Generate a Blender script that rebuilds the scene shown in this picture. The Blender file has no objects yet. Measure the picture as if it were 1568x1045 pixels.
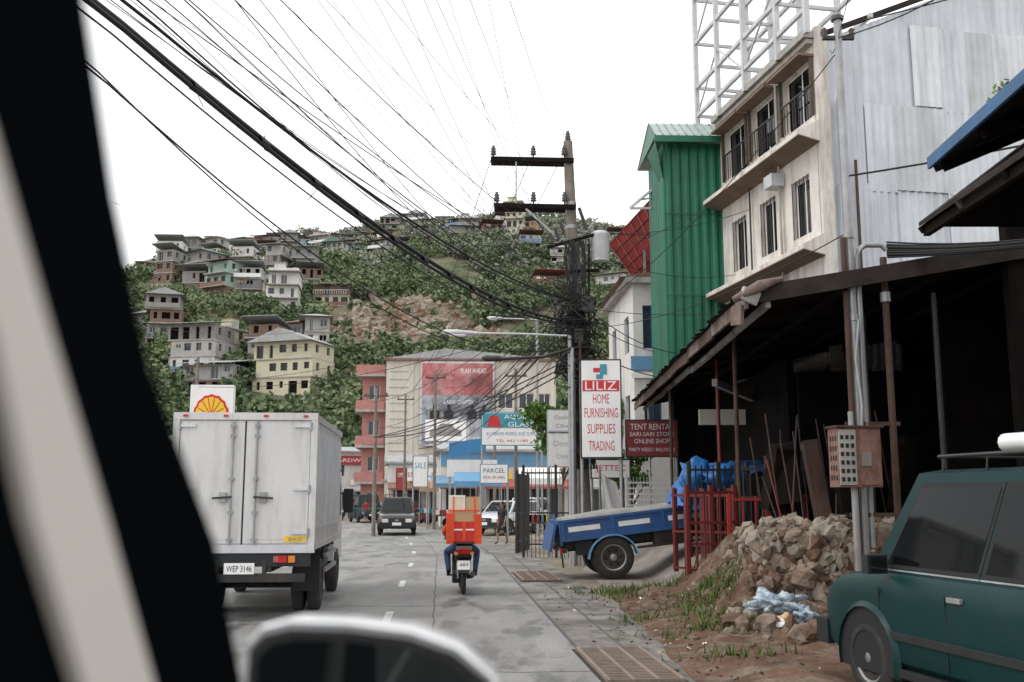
import bpy, bmesh, math, random
import numpy as np
from mathutils import Vector, Matrix, noise, Euler
random.seed(7); rng=np.random.default_rng(7)
V=Vector
scene=bpy.context.scene
COL=scene.collection

# ------------------------------------------------------------------ materials
def mat(name,col,rough=.7,metal=0,ns=2.5,na=.2,dirt=None,da=0,ds=(2.5,2.5,.5),bump=0,bs=20,spec=.5,coat=0):
    m=bpy.data.materials.new(name); m.use_nodes=True
    nt=m.node_tree; N=nt.nodes; L=nt.links
    b=N['Principled BSDF']
    b.inputs['Roughness'].default_value=rough; b.inputs['Metallic'].default_value=metal
    b.inputs['Specular IOR Level'].default_value=spec
    b.inputs['Coat Weight'].default_value=coat
    tc=N.new('ShaderNodeTexCoord')
    n=N.new('ShaderNodeTexNoise'); n.inputs['Scale'].default_value=ns; n.inputs['Detail'].default_value=4; n.inputs['Roughness'].default_value=.65
    L.new(tc.outputs['Object'],n.inputs['Vector'])
    r=N.new('ShaderNodeValToRGB'); e=r.color_ramp.elements
    e[0].position=.3; e[1].position=.7
    c=col
    e[0].color=(c[0]*(1-na),c[1]*(1-na),c[2]*(1-na),1)
    e[1].color=(min(1,c[0]*(1+na)),min(1,c[1]*(1+na)),min(1,c[2]*(1+na)),1)
    L.new(n.outputs['Fac'],r.inputs['Fac'])
    out=r.outputs['Color']
    if dirt:
        mp=N.new('ShaderNodeMapping'); mp.inputs['Scale'].default_value=ds
        L.new(tc.outputs['Object'],mp.inputs['Vector'])
        n2=N.new('ShaderNodeTexNoise'); n2.inputs['Scale'].default_value=1; n2.inputs['Detail'].default_value=6; n2.inputs['Roughness'].default_value=.7
        L.new(mp.outputs[0],n2.inputs['Vector'])
        r2=N.new('ShaderNodeValToRGB'); r2.color_ramp.elements[0].position=.48; r2.color_ramp.elements[1].position=.72
        r2.color_ramp.elements[0].color=(0,0,0,1); r2.color_ramp.elements[1].color=(da,da,da,1)
        L.new(n2.outputs['Fac'],r2.inputs['Fac'])
        mx=N.new('ShaderNodeMix'); mx.data_type='RGBA'
        L.new(r2.outputs['Color'],mx.inputs[0]); L.new(out,mx.inputs[6]); mx.inputs[7].default_value=(*dirt,1)
        out=mx.outputs[2]
    L.new(out,b.inputs['Base Color'])
    if bump:
        n3=N.new('ShaderNodeTexNoise'); n3.inputs['Scale'].default_value=bs; n3.inputs['Detail'].default_value=4
        L.new(tc.outputs['Object'],n3.inputs['Vector'])
        bp=N.new('ShaderNodeBump'); bp.inputs['Strength'].default_value=bump; bp.inputs['Distance'].default_value=.03
        L.new(n3.outputs['Fac'],bp.inputs['Height']); L.new(bp.outputs[0],b.inputs['Normal'])
    return m
def leafmat(name,cols,rough=.6):
    m=bpy.data.materials.new(name); m.use_nodes=True
    N=m.node_tree.nodes; L=m.node_tree.links; b=N['Principled BSDF']; b.inputs['Roughness'].default_value=rough
    b.inputs['Specular IOR Level'].default_value=.25
    g=N.new('ShaderNodeNewGeometry'); tc=N.new('ShaderNodeTexCoord')
    n=N.new('ShaderNodeTexNoise'); n.inputs['Scale'].default_value=.06; n.inputs['Detail'].default_value=4
    L.new(tc.outputs['Object'],n.inputs['Vector'])
    a=N.new('ShaderNodeMath'); a.operation='MULTIPLY_ADD'; a.inputs[1].default_value=.55
    L.new(g.outputs['Random Per Island'],a.inputs[0])
    s=N.new('ShaderNodeMath'); s.operation='MULTIPLY_ADD'; s.inputs[1].default_value=2.2; s.inputs[2].default_value=-.85
    L.new(n.outputs['Fac'],s.inputs[0]); L.new(s.outputs[0],a.inputs[2])
    r=N.new('ShaderNodeValToRGB'); r.color_ramp.elements[0].color=(*cols[0],1); r.color_ramp.elements[1].color=(*cols[-1],1)
    for i,c in enumerate(cols[1:-1]):
        e=r.color_ramp.elements.new((i+1)/(len(cols)-1)); e.color=(*c,1)
    L.new(a.outputs[0],r.inputs['Fac']); L.new(r.outputs[0],b.inputs['Base Color'])
    return m
M=dict(
 black=mat('black_rubber',(.012,.012,.013),.7,na=.2),
 darkint=mat('dark_trim',(.012,.014,.016),.6),
 pillarm=mat('pillar_black',(.003,.004,.005),.95,na=.1,spec=.0),
 blackmet=mat('black_metal',(.022,.022,.022),.5,na=.4,dirt=(.09,.055,.03),da=.45),
 steel=mat('galvanised_steel',(.36,.37,.38),.45,.4,na=.2,dirt=(.2,.13,.09),da=.55),
 greysteel=mat('grey_painted_steel',(.55,.56,.58),.5,.2,na=.15,dirt=(.3,.2,.15),da=.4),
 rust=mat('rusty_steel',(.075,.042,.032),.8,.1,na=.4,dirt=(.14,.08,.055),da=.6),
 boxrust=mat('rusted_box_paint',(.24,.13,.105),.7,.1,na=.35,ns=6,dirt=(.09,.05,.035),da=.85,ds=(6,6,2.5)),
 concrete=mat('concrete',(.4,.385,.36),.85,na=.15,dirt=(.14,.12,.1),da=.7,bump=.3),
 polec=mat('weathered_pole',(.21,.185,.16),.85,na=.3,ns=4,dirt=(.07,.06,.05),da=.7,ds=(5,5,.6),bump=.3),
 cream=mat('stained_plaster',(.70,.66,.61),.85,na=.1,dirt=(.2,.155,.12),da=.85,ds=(1.6,1.6,.22),bump=.2),
 beige=mat('beige_plaster',(.60,.56,.49),.85,na=.06,ns=.5,dirt=(.34,.29,.23),da=.6,ds=(.5,.5,.09)),
 white=mat('white_paint',(.78,.78,.77),.55,na=.05,dirt=(.4,.38,.35),da=.35),
 signwhite=mat('sign_white',(.85,.84,.83),.5,na=.03,dirt=(.6,.58,.54),da=.4,ds=(2,2,.7)),
 boxwhite=mat('truck_box_paint',(.64,.63,.62),.45,na=.06,ns=1.2,dirt=(.36,.33,.30),da=.6,ds=(4,4,.6)),
 boxside=mat('truck_box_aluminium',(.6,.61,.63),.35,.55,na=.08,dirt=(.3,.28,.26),da=.4,ds=(3,3,.8)),
 red=mat('red_paint',(.33,.03,.028),.5,na=.2,dirt=(.12,.045,.035),da=.6),
 signred=mat('sign_red',(.58,.025,.03),.5,na=.05),
 darkred=mat('dark_red_paint',(.16,.018,.016),.5,na=.3,dirt=(.06,.025,.02),da=.6),
 maroon=mat('maroon_sign',(.24,.03,.035),.5,na=.15),
 redroof=mat('red_sheet',(.36,.045,.042),.6,na=.2,ns=1.5,dirt=(.2,.06,.05),da=.5),
 pink=mat('faded_red_plaster',(.46,.2,.18),.8,na=.12,dirt=(.3,.16,.14),da=.5),
 green=mat('green_sheet',(.008,.135,.075),.45,.1,na=.2,ns=.6,dirt=(.02,.065,.05),da=.85,ds=(1.6,1.6,.12)),
 paleroof=mat('pale_green_sheet',(.36,.45,.41),.5,.2,na=.15),
 galv=mat('weathered_zinc_sheet',(.60,.635,.68),.6,.1,na=.14,ns=.5,dirt=(.36,.36,.39),da=.7,ds=(2.2,2.2,.22)),
 galv2=mat('pale_zinc_sheet',(.66,.69,.73),.6,.1,na=.12,ns=.8,dirt=(.4,.4,.43),da=.7,ds=(2.6,2.6,.3)),
 galv3=mat('dull_zinc_sheet',(.54,.56,.59),.65,.1,na=.16,ns=.7,dirt=(.32,.3,.29),da=.7,ds=(2,2,.25)),
 blue=mat('blue_paint',(.018,.085,.25),.5,na=.2,dirt=(.06,.065,.08),da=.6),
 fasciablue=mat('faded_blue_fascia',(.03,.12,.26),.6,na=.2,dirt=(.07,.09,.11),da=.6),
 brightblue=mat('bright_blue_paint',(.05,.22,.44),.5,na=.1),
 tarp=mat('blue_tarpaulin',(.015,.14,.42),.45,na=.25,bump=.8,bs=6),
 teal=mat('teal_sign',(.05,.27,.36),.5,na=.05),
 rockmat=mat('rubble_stone',(.20,.145,.11),.95,na=.5,ns=2.2,dirt=(.34,.29,.24),da=.7,ds=(1.4,1.4,1.4),bump=.8,bs=18),
 glass=mat('dark_glass',(.006,.008,.009),.03,na=.1,spec=.4),
 winglass=mat('window_glass',(.04,.048,.055),.15,na=.3,spec=.6),
 suvgreen=mat('bottle_green_car_paint',(.002,.030,.030),.38,.0,na=.1,ns=2,dirt=(.022,.034,.03),da=.4,ds=(1.5,1.5,2.5),spec=.22),
 suvglass=mat('tinted_car_glass',(.004,.005,.006),.05,na=.1,spec=.22),
 blackpaint=mat('black_car_paint',(.01,.01,.012),.25,na=.1,coat=.6),
 silver=mat('silver_car_paint',(.6,.62,.65),.3,.2,na=.05,coat=.5),
 mirrorw=mat('mirror_white_paint',(.85,.86,.88),.25,na=.02,coat=.5),
 tire=mat('tyre_rubber',(.025,.024,.023),.85,na=.3,dirt=(.1,.08,.06),da=.4,ds=(4,4,4)),
 rim=mat('wheel_rim',(.3,.3,.3),.4,.6,na=.1,dirt=(.1,.08,.06),da=.5,ds=(5,5,5)),
 lampred=mat('red_lens',(.5,.01,.01),.2,na=.1),
 lampor=mat('amber_lens',(.7,.22,.02),.2,na=.1),
 lampw=mat('clear_lens',(.8,.8,.78),.15,na=.05),
 orange=mat('orange_fabric',(.78,.08,.02),.7,na=.15,bump=.3),
 bagred=mat('red_bag_fabric',(.62,.028,.022),.65,na=.25,bump=.6,bs=9),
 card=mat('cardboard',(.56,.38,.2),.8,na=.1),
 cardl=mat('light_wrapped_box',(.78,.68,.5),.4,na=.1),
 jeans=mat('denim',(.05,.08,.16),.85,na=.25,ns=8),
 skin=mat('skin',(.32,.17,.1),.6,na=.06,ns=8),
 hair=mat('black_hair',(.012,.01,.009),.5,na=.3,ns=30),
 darkcloth=mat('dark_cloth',(.025,.023,.028),.85,na=.2),
 interior=mat('shop_shadow_wall',(.008,.0072,.0068),.95,na=.5,ns=1.5,dirt=(.022,.014,.01),da=.5,spec=.1),  # near-black base puts the shop's dim shade into the walls
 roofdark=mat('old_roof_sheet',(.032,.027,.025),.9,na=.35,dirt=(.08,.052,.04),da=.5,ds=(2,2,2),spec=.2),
 rafter=mat('dark_timber',(.014,.011,.009),.95,na=.3,spec=.1),  # near-black puts roof shade into the timber; pole crossarms share it
 wood=mat('old_timber',(.10,.072,.056),.85,na=.3,ns=5,dirt=(.04,.03,.025),da=.5),
 fasciam=mat('rotting_fascia',(.17,.12,.10),.9,na=.4,ns=3,dirt=(.30,.27,.25),da=.7,ds=(2,1.2,3),bump=.6),
 insul=mat('porcelain',(.06,.05,.05),.3),
 beigestrip=mat('beige_strip',(.64,.60,.56),.6,na=.02),
 mattress=mat('grey_canvas',(.3,.29,.27),.9,na=.25,bump=.5),
 yellow=mat('yellow_paint',(.85,.55,.03),.5,na=.05),
 yellowwall=mat('yellow_wall',(.56,.52,.38),.8,na=.08,dirt=(.3,.26,.2),da=.5,ds=(.5,.5,.2)),
 bluewall=mat('blue_wall',(.12,.29,.47),.8,na=.1,dirt=(.3,.35,.4),da=.4),
 tealwall=mat('pale_blue_wall',(.3,.42,.47),.8,na=.1,dirt=(.25,.23,.21),da=.5,ds=(.5,.5,.2)),
 greenwall=mat('green_wall',(.3,.4,.34),.8,na=.1,dirt=(.2,.2,.17),da=.5,ds=(.5,.5,.2)),
 greywall=mat('grey_block_wall',(.28,.265,.25),.9,na=.2,dirt=(.12,.105,.09),da=.6,ds=(.5,.5,.2)),
 greywall2=mat('pale_block_wall',(.42,.405,.385),.9,na=.15,dirt=(.17,.15,.13),da=.6,ds=(.5,.5,.2)),
 brownwall=mat('brown_wall',(.2,.135,.1),.9,na=.2,dirt=(.1,.07,.05),da=.5,ds=(.5,.5,.3)),
 whitewall=mat('white_wall',(.64,.625,.60),.8,na=.08,dirt=(.33,.28,.24),da=.7,ds=(.5,.5,.15)),
 orangewall=mat('orange_wall',(.42,.28,.17),.8,na=.1,dirt=(.3,.2,.12),da=.5,ds=(.5,.5,.2)),
 roofgrey=mat('grey_roof_sheet',(.36,.37,.38),.6,.1,na=.2,dirt=(.2,.13,.1),da=.6,ds=(.5,.5,.5)),
 roofrust=mat('rusty_roof_sheet',(.2,.11,.085),.8,na=.3),
 roofred=mat('red_roof_sheet',(.36,.095,.08),.7,na=.2,dirt=(.2,.1,.08),da=.5,ds=(.6,.6,.6)),
 roofgreen=mat('green_roof_sheet',(.1,.2,.16),.7,na=.2),
 roofblue=mat('blue_roof_sheet',(.14,.24,.34),.7,na=.2),
 poster=mat('poster_grey',(.30,.31,.34),.6,na=.8,ns=.35,dirt=(.03,.03,.04),da=1,ds=(.8,.8,.4)),
 posterred=mat('poster_red',(.38,.10,.105),.6,na=.6,ns=.4,dirt=(.6,.42,.4),da=.8,ds=(.4,.4,.5)),
)

# ------------------------------------------------------------------ mesh builder
class MB:
    def __init__(s): s.v=[];s.f=[];s.m=[];s.sm=[];s.mats=[]
    def mi(s,m):
        if m not in s.mats: s.mats.append(m)
        return s.mats.index(m)
    def raw(s,vs,fs,m,smooth=False):
        if isinstance(m,str): m=M[m]
        k=len(s.v); i=s.mi(m)
        s.v+= [tuple(p) for p in vs]
        for f in fs: s.f.append([k+a for a in f]); s.m.append(i); s.sm.append(smooth)
    def bx(s,x0,x1,y0,y1,z0,z1,m):
        s.raw([(x0,y0,z0),(x1,y0,z0),(x1,y1,z0),(x0,y1,z0),(x0,y0,z1),(x1,y0,z1),(x1,y1,z1),(x0,y1,z1)],
          [(0,3,2,1),(4,5,6,7),(0,1,5,4),(1,2,6,5),(2,3,7,6),(3,0,4,7)],m)
    def box(s,c,size,m,rot=(0,0,0)):
        R=Euler([math.radians(a) for a in rot]).to_matrix(); c=V(c)
        vs=[c+R@V((sx*size[0]/2,sy*size[1]/2,sz*size[2]/2)) for sz in(-1,1) for sx,sy in((-1,-1),(1,-1),(1,1),(-1,1))]
        s.raw(vs,[(0,3,2,1),(4,5,6,7),(0,1,5,4),(1,2,6,5),(2,3,7,6),(3,0,4,7)],m)
    def beam(s,a,b,w,h,m):
        a=V(a);b=V(b);d=(b-a);L=d.length;d.normalize()
        u=d.cross(V((0,0,1)))
        if u.length<.01:u=V((1,0,0))
        u.normalize(); w2=u*w/2; n=u.cross(d)*h/2
        vs=[a-w2-n,a+w2-n,a+w2+n,a-w2+n,b-w2-n,b+w2-n,b+w2+n,b-w2+n]
        s.raw(vs,[(0,1,2,3),(7,6,5,4),(0,4,5,1),(1,5,6,2),(2,6,7,3),(3,7,4,0)],m)
    def tube(s,pts,r,m,n=8,caps=True):
        pts=[V(p) for p in pts]; rs=r if isinstance(r,(list,tuple)) else [r]*len(pts)
        vs=[];fs=[]; pu=None
        for i,p in enumerate(pts):
            d=(pts[min(i+1,len(pts)-1)]-pts[max(i-1,0)]).normalized()
            u=d.cross(V((0,0,1))) if abs(d.z)<.95 else d.cross(V((0,1,0)))
            u.normalize()
            if pu is not None and u.dot(pu)<0:u=-u
            pu=u
            w=d.cross(u)
            for k in range(n):
                t=2*math.pi*k/n; vs.append(p+(u*math.cos(t)+w*math.sin(t))*rs[i])
        for i in range(len(pts)-1):
            for k in range(n):
                a=i*n+k;b=i*n+(k+1)%n; fs.append((a,b,b+n,a+n))
        s.raw(vs,fs,m,True)
        if caps:
            s.raw(vs[:n],[tuple(range(n))[::-1]],m); s.raw(vs[-n:],[tuple(range(n))],m)
    def lathe(s,c,axis,prof,m,n=20,smooth=True):
        c=V(c);ax=V(axis).normalized()
        u=ax.cross(V((0,0,1))) if abs(ax.z)<.9 else V((1,0,0))
        u.normalize(); w=ax.cross(u); vs=[];fs=[]
        for t,r in prof:
            for k in range(n):
                q=2*math.pi*k/n; vs.append(c+ax*t+(u*math.cos(q)+w*math.sin(q))*r)
        for i in range(len(prof)-1):
            for k in range(n):
                a=i*n+k;b=i*n+(k+1)%n; fs.append((a,b,b+n,a+n))
        fs.append(tuple(range(n))); fs.append(tuple(range((len(prof)-1)*n,len(prof)*n)))
        s.raw(vs,fs,m,smooth)
    def prism(s,poly,ax,a,b,m,smooth=False):
        def mk(p,t):
            q=list(p); q.insert(ax,t); return tuple(q)
        n=len(poly); vs=[mk(p,a) for p in poly]+[mk(p,b) for p in poly]
        fs=[tuple(range(n)),tuple(range(n,2*n))[::-1]]
        s.raw(vs,fs,m); s.raw(vs,[(i,(i+1)%n,(i+1)%n+n,i+n) for i in range(n)],m,smooth)
    def corr(s,a,b,z0,z1,amp,pitch,m,z1b=None,z0b=None):
        a=V((a[0],a[1],0));b=V((b[0],b[1],0));d=b-a;L=d.length;d.normalize();nn=V((-d.y,d.x,0))
        n=int(L/pitch*4)+1; vs=[]
        z1b=z1 if z1b is None else z1b; z0b=z0 if z0b is None else z0b
        pat=[0,1,1,0]
        for i in range(n+1):
            t=i/n;p=a+d*L*t+nn*amp*pat[i%4]
            vs+= [(p.x,p.y,z0+(z0b-z0)*t),(p.x,p.y,z1+(z1b-z1)*t)]
        s.raw(vs,[(2*i,2*i+2,2*i+3,2*i+1) for i in range(n)],m)
    def patch(s,P,uv,off,m):
        P=[V(p) for p in P]
        nrm=(P[1]-P[0]).cross(P[3]-P[0]).normalized()
        vs=[]
        for u,v in uv:
            p=P[0]*(1-u)*(1-v)+P[1]*u*(1-v)+P[2]*u*v+P[3]*(1-u)*v
            vs.append(p+nrm*off)
        s.raw(vs,[tuple(range(len(vs)))],m)
    def text(s,t,c,w,h,m,ux=(1,0,0),uz=(0,0,1),shear=0):
        cu=bpy.data.curves.new('t','FONT'); cu.body=t; cu.size=1; cu.resolution_u=2
        o=bpy.data.objects.new('t',cu); COL.objects.link(o)
        bpy.context.view_layer.update()
        me=bpy.data.meshes.new_from_object(o)
        P=[v.co.copy() for v in me.vertices]; F=[tuple(p.vertices) for p in me.polygons]
        bpy.data.objects.remove(o); bpy.data.curves.remove(cu); bpy.data.meshes.remove(me)
        if not P: return
        x0=min(p.x for p in P);x1=max(p.x for p in P);y0=min(p.y for p in P);y1=max(p.y for p in P)
        ux=V(ux);uz=V(uz);c=V(c)
        vs=[c+ux*(((p.x-x0)/(x1-x0)-.5)*w)+uz*(((p.y-y0)/(y1-y0)-.5)*h) for p in P]
        s.raw(vs,F,m)
    def facade(s,o,u,n,L,z0,z1,ops,wall,glass='winglass',frame='white',depth=.15,fw=.06,mull=True):
        o=V(o);u=V(u);n=V(n)
        us=sorted(set([0,L]+[a for q in ops for a in q[:2]])); zs=sorted(set([z0,z1]+[a for q in ops for a in q[2:4]]))
        P=lambda a,z,d=0: o+u*a+V((0,0,z))-n*d
        for i in range(len(us)-1):
            for j in range(len(zs)-1):
                cu=(us[i]+us[i+1])/2; cz=(zs[j]+zs[j+1])/2
                if any(q[0]<cu<q[1] and q[2]<cz<q[3] for q in ops): continue
                s.raw([P(us[i],zs[j]),P(us[i+1],zs[j]),P(us[i+1],zs[j+1]),P(us[i],zs[j+1])],[(0,1,2,3)],wall)
        for q in ops:
            a,b,c,d=q[:4]; D=depth
            R=[P(a,c),P(b,c),P(b,d),P(a,d),P(a,c,D),P(b,c,D),P(b,d,D),P(a,d,D)]
            s.raw(R,[(0,1,5,4),(1,2,6,5),(2,3,7,6),(3,0,4,7)],wall)
            s.raw(R[4:],[(0,1,2,3)],glass)
            if frame:
                e=D-.03
                def strip(a0,b0,c0,d0): s.raw([P(a0,c0,e),P(b0,c0,e),P(b0,d0,e),P(a0,d0,e)],[(0,1,2,3)],frame)
                strip(a,b,c,c+fw);strip(a,b,d-fw,d);strip(a,a+fw,c+fw,d-fw);strip(b-fw,b,c+fw,d-fw)
                if mull: strip((a+b)/2-fw/2,(a+b)/2+fw/2,c+fw,d-fw)
    def build(s,name,loc=(0,0,0),rz=0,rot=None,bevel=0,parent=None,seg=2):
        me=bpy.data.meshes.new(name); me.from_pydata(s.v,[],s.f)
        for m in s.mats: me.materials.append(m)
        me.polygons.foreach_set('material_index',s.m); me.polygons.foreach_set('use_smooth',s.sm); me.update()
        o=bpy.data.objects.new(name,me); COL.objects.link(o)
        o.location=loc; o.rotation_euler=rot if rot else (0,0,math.radians(rz))
        if bevel:
            md=o.modifiers.new('bevel','BEVEL'); md.width=bevel; md.segments=seg; md.limit_method='ANGLE'; md.angle_limit=math.radians(40)
        if parent: o.parent=parent
        return o
def empty(name,loc=(0,0,0),rz=0):
    e=bpy.data.objects.new(name,None); COL.objects.link(e); e.location=loc; e.rotation_euler=(0,0,math.radians(rz)); e.empty_display_size=.2; return e

RZ=4.7
# ------------------------------------------------------------------ world / light / camera
w=bpy.data.worlds.new("World"); scene.world=w; w.use_nodes=True
N=w.node_tree.nodes; L=w.node_tree.links
sky=N.new('ShaderNodeTexSky'); sky.sky_type='NISHITA'; sky.sun_disc=False
sky.sun_elevation=math.radians(58); sky.dust_density=4; sky.air_density=1.0
hs=N.new('ShaderNodeHueSaturation'); hs.inputs['Saturation'].default_value=.15
mx=N.new('ShaderNodeMix'); mx.data_type='RGBA'; mx.inputs[0].default_value=.85; mx.inputs[7].default_value=(10.4,10.5,10.6,1)
L.new(sky.outputs[0],hs.inputs['Color']); L.new(hs.outputs[0],mx.inputs[6])
bg=N['Background']; bg.inputs['Strength'].default_value=.15; L.new(mx.outputs[2],bg.inputs['Color'])
sl=bpy.data.lights.new('sun','SUN'); sl.energy=1.1; sl.angle=math.radians(20); sl.color=(1,.96,.9)
so=bpy.data.objects.new('sun',sl); COL.objects.link(so)
sd=V((-.65,-.25,1)).normalized(); so.rotation_euler=sd.to_track_quat('Z','Y').to_euler()
sky.sun_rotation=math.atan2(sd.x,sd.y)
cd=bpy.data.cameras.new('camera'); cam=bpy.data.objects.new('camera',cd); COL.objects.link(cam)
cam.location=(0,0,1.85); cam.rotation_euler=(math.radians(98.87),0,0)
cd.lens=35; cd.sensor_width=36; cd.clip_end=5000; cd.clip_start=.02
cd.dof.use_dof=True; cd.dof.focus_distance=24; cd.dof.aperture_fstop=3.6
scene.camera=cam
scene.view_settings.view_transform='Standard'; scene.view_settings.look='None'; scene.view_settings.exposure=0

# ------------------------------------------------------------------ ground, road
def groundmat(name,c1,c2,c3,s1,s2,rough=.9,bump=.3,bs=15,stretch=(1,1,1),t0=.48,t1=.66,grain=.12,wet=.55):
    m=bpy.data.materials.new(name); m.use_nodes=True; N=m.node_tree.nodes; L=m.node_tree.links; b=N['Principled BSDF']
    b.inputs['Specular IOR Level'].default_value=.35
    tc=N.new('ShaderNodeTexCoord'); mp=N.new('ShaderNodeMapping'); mp.inputs['Scale'].default_value=stretch; L.new(tc.outputs['Object'],mp.inputs[0])
    n=N.new('ShaderNodeTexNoise'); n.inputs['Scale'].default_value=s1; n.inputs['Detail'].default_value=6; n.inputs['Roughness'].default_value=.6
    n2=N.new('ShaderNodeTexNoise'); n2.inputs['Scale'].default_value=s2; n2.inputs['Detail'].default_value=7; n2.inputs['Roughness'].default_value=.65
    L.new(mp.outputs[0],n.inputs['Vector']); L.new(mp.outputs[0],n2.inputs['Vector'])
    r=N.new('ShaderNodeValToRGB'); r.color_ramp.elements[0].position=.38; r.color_ramp.elements[1].position=.62
    r.color_ramp.elements[0].color=(*c1,1); r.color_ramp.elements[1].color=(*c2,1); L.new(n.outputs['Fac'],r.inputs['Fac'])
    r2=N.new('ShaderNodeValToRGB'); r2.color_ramp.elements[0].position=t0; r2.color_ramp.elements[1].position=t1; r2.color_ramp.elements[1].color=(.85,.85,.85,1)
    r2.color_ramp.elements[0].color=(0,0,0,1)
    L.new(n2.outputs['Fac'],r2.inputs['Fac'])
    mx=N.new('ShaderNodeMix'); mx.data_type='RGBA'; L.new(r2.outputs[0],mx.inputs[0]); L.new(r.outputs[0],mx.inputs[6]); mx.inputs[7].default_value=(*c3,1)
    n3=N.new('ShaderNodeTexNoise'); n3.inputs['Scale'].default_value=bs; n3.inputs['Detail'].default_value=7; n3.inputs['Roughness'].default_value=.75; L.new(tc.outputs['Object'],n3.inputs['Vector'])
    gr=N.new('ShaderNodeMapRange'); gr.inputs[1].default_value=.3; gr.inputs[2].default_value=.7; gr.inputs[3].default_value=1-grain*2; gr.inputs[4].default_value=1+grain; L.new(n3.outputs['Fac'],gr.inputs[0])
    vm=N.new('ShaderNodeVectorMath'); vm.operation='SCALE'; L.new(mx.outputs[2],vm.inputs[0]); L.new(gr.outputs[0],vm.inputs['Scale'])
    L.new(vm.outputs[0],b.inputs['Base Color'])
    rr=N.new('ShaderNodeMapRange'); rr.inputs[3].default_value=rough; rr.inputs[4].default_value=rough*wet; L.new(r2.outputs[0],rr.inputs[0]); L.new(rr.outputs[0],b.inputs['Roughness'])
    bp=N.new('ShaderNodeBump'); bp.inputs['Strength'].default_value=bump; bp.inputs['Distance'].default_value=.04
    L.new(n3.outputs['Fac'],bp.inputs['Height']); L.new(bp.outputs[0],b.inputs['Normal'])
    return m
roadm=groundmat('worn_road_concrete',(.22,.216,.21),(.315,.31,.30),(.115,.113,.11),.4,1.0,.7,.2,26,(1.6,.55,1),.5,.60,.15,.5)
apronm=groundmat('stained_apron_concrete',(.17,.155,.14),(.31,.285,.25),(.085,.075,.064),.9,1.6,.65,.5,12,(1,.8,1),.46,.6,.16)
earth=groundmat('dry_earth',(.22,.18,.14),(.32,.28,.23),(.12,.12,.07),.2,.6)
dirtm=groundmat('red_dirt',(.10,.052,.033),(.18,.105,.068),(.23,.18,.14),1.3,3.0,.95,.9,9,grain=.2)
lotm=groundmat('lot_concrete',(.26,.23,.2),(.33,.3,.27),(.17,.12,.09),.6,1.5,.9,.4,9)
g=MB(); g.raw([(-2500,-500,0),(2500,-500,0),(2500,3500,0),(-2500,3500,0)],[(0,1,2,3)],earth); g.build('ground')
redge=[(-20,3.4),(0,1.75),(12,.82),(22,.1),(32,-.6),(40,-1.5),(48,-2.6),(56,-4.1),(64,-6.1),(72,-8.8),(80,-12.2),(90,-17.6),(105,-27),(130,-46),(180,-90)]
def edgepts(off):
    out=[]
    for i,(y,x) in enumerate(redge):
        a=redge[max(i-1,0)];b=redge[min(i+1,len(redge)-1)]
        d=V((b[1]-a[1],b[0]-a[0],0)).normalized(); n=V((-d.y,d.x,0))
        out.append(V((x,y,0))+n*off)
    return out
def ribbon(mb,o1,o2,z,m,i0=0,i1=None,z2=None):
    A=edgepts(o1);B=edgepts(o2); A=A[i0:i1];B=B[i0:i1]; z2=z if z2 is None else z2
    vs=[(p.x,p.y,z) for p in A]+[(p.x,p.y,z2) for p in B]; n=len(A)
    mb.raw(vs,[(i,i+1,n+i+1,n+i) for i in range(n-1)],m)
r=MB(); ribbon(r,0,11,.012,roadm); r.build('road')
mk=MB()
def along(y,off):
    for i in range(len(redge)-1):
        if redge[i][0]<=y<=redge[i+1][0]:
            A=edgepts(off);t=(y-redge[i][0])/(redge[i+1][0]-redge[i][0]); return A[i].lerp(A[i+1],t)
paint=mat('worn_road_paint',(.56,.56,.54),.7,na=.15,ns=8,dirt=(.28,.28,.27),da=.95,ds=(6,6,6))
seam=mat('road_seam',(.10,.098,.094),.9,na=.3)
y=15.2
while y<100:
    a=along(y,2.45);b=along(y+1.5,2.45); u=V((.06,0,0)); mk.raw([a-u,a+u,b+u,b-u],[(0,1,2,3)],paint)
    a=along(y,5.7);b=along(y+1.5,5.7); mk.raw([a-u,a+u,b+u,b-u],[(0,1,2,3)],paint)
    y+=6.0
mk.v=[(a,b,.016) for a,b,c in mk.v]
mk.build('lane_marking')
sm=MB()
for i in range(120):
    y0=8+i*.5; f=lambda k:1.75+.05*noise.noise(V((k*.7,0,0)))+.03*noise.noise(V((k*3,0,0)))
    a=along(y0,f(i));b=along(y0+.5,f(i+1)); u=V((.012,0,0)); sm.raw([a-u,a+u,b+u,b-u],[(0,1,2,3)],seam)
for y0,o1 in ((11,3.5),(17.5,5.8),(24.5,1.75),(33,5.8)):
    k=14
    for j in range(k):
        a=along(y0,.05+(o1-.05)*j/k)+V((0,.07*noise.noise(V((j*.9,y0,0))),0));b=along(y0,.05+(o1-.05)*(j+1)/k)+V((0,.07*noise.noise(V(((j+1)*.9,y0,0))),0)); u=V((0,.012,0)); sm.raw([a-u,a+u,b+u,b-u],[(0,1,2,3)],seam)
sm.v=[(a,b,.0145) for a,b,c in sm.v]; sm.build('road_joint')
ap=MB(); ribbon(ap,-1.35,0,.008,apronm,0,8); ap.build('pavement_apron')
gj=MB(); ribbon(gj,-.04,.0,.020,seam,1,7); ribbon(gj,-.62,-.585,.0125,seam,1,5); gj.build('gutter_edge')
grate=mat('grate_steel',(.26,.2,.16),.7,.2,na=.3,dirt=(.12,.08,.06),da=.6)
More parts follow.
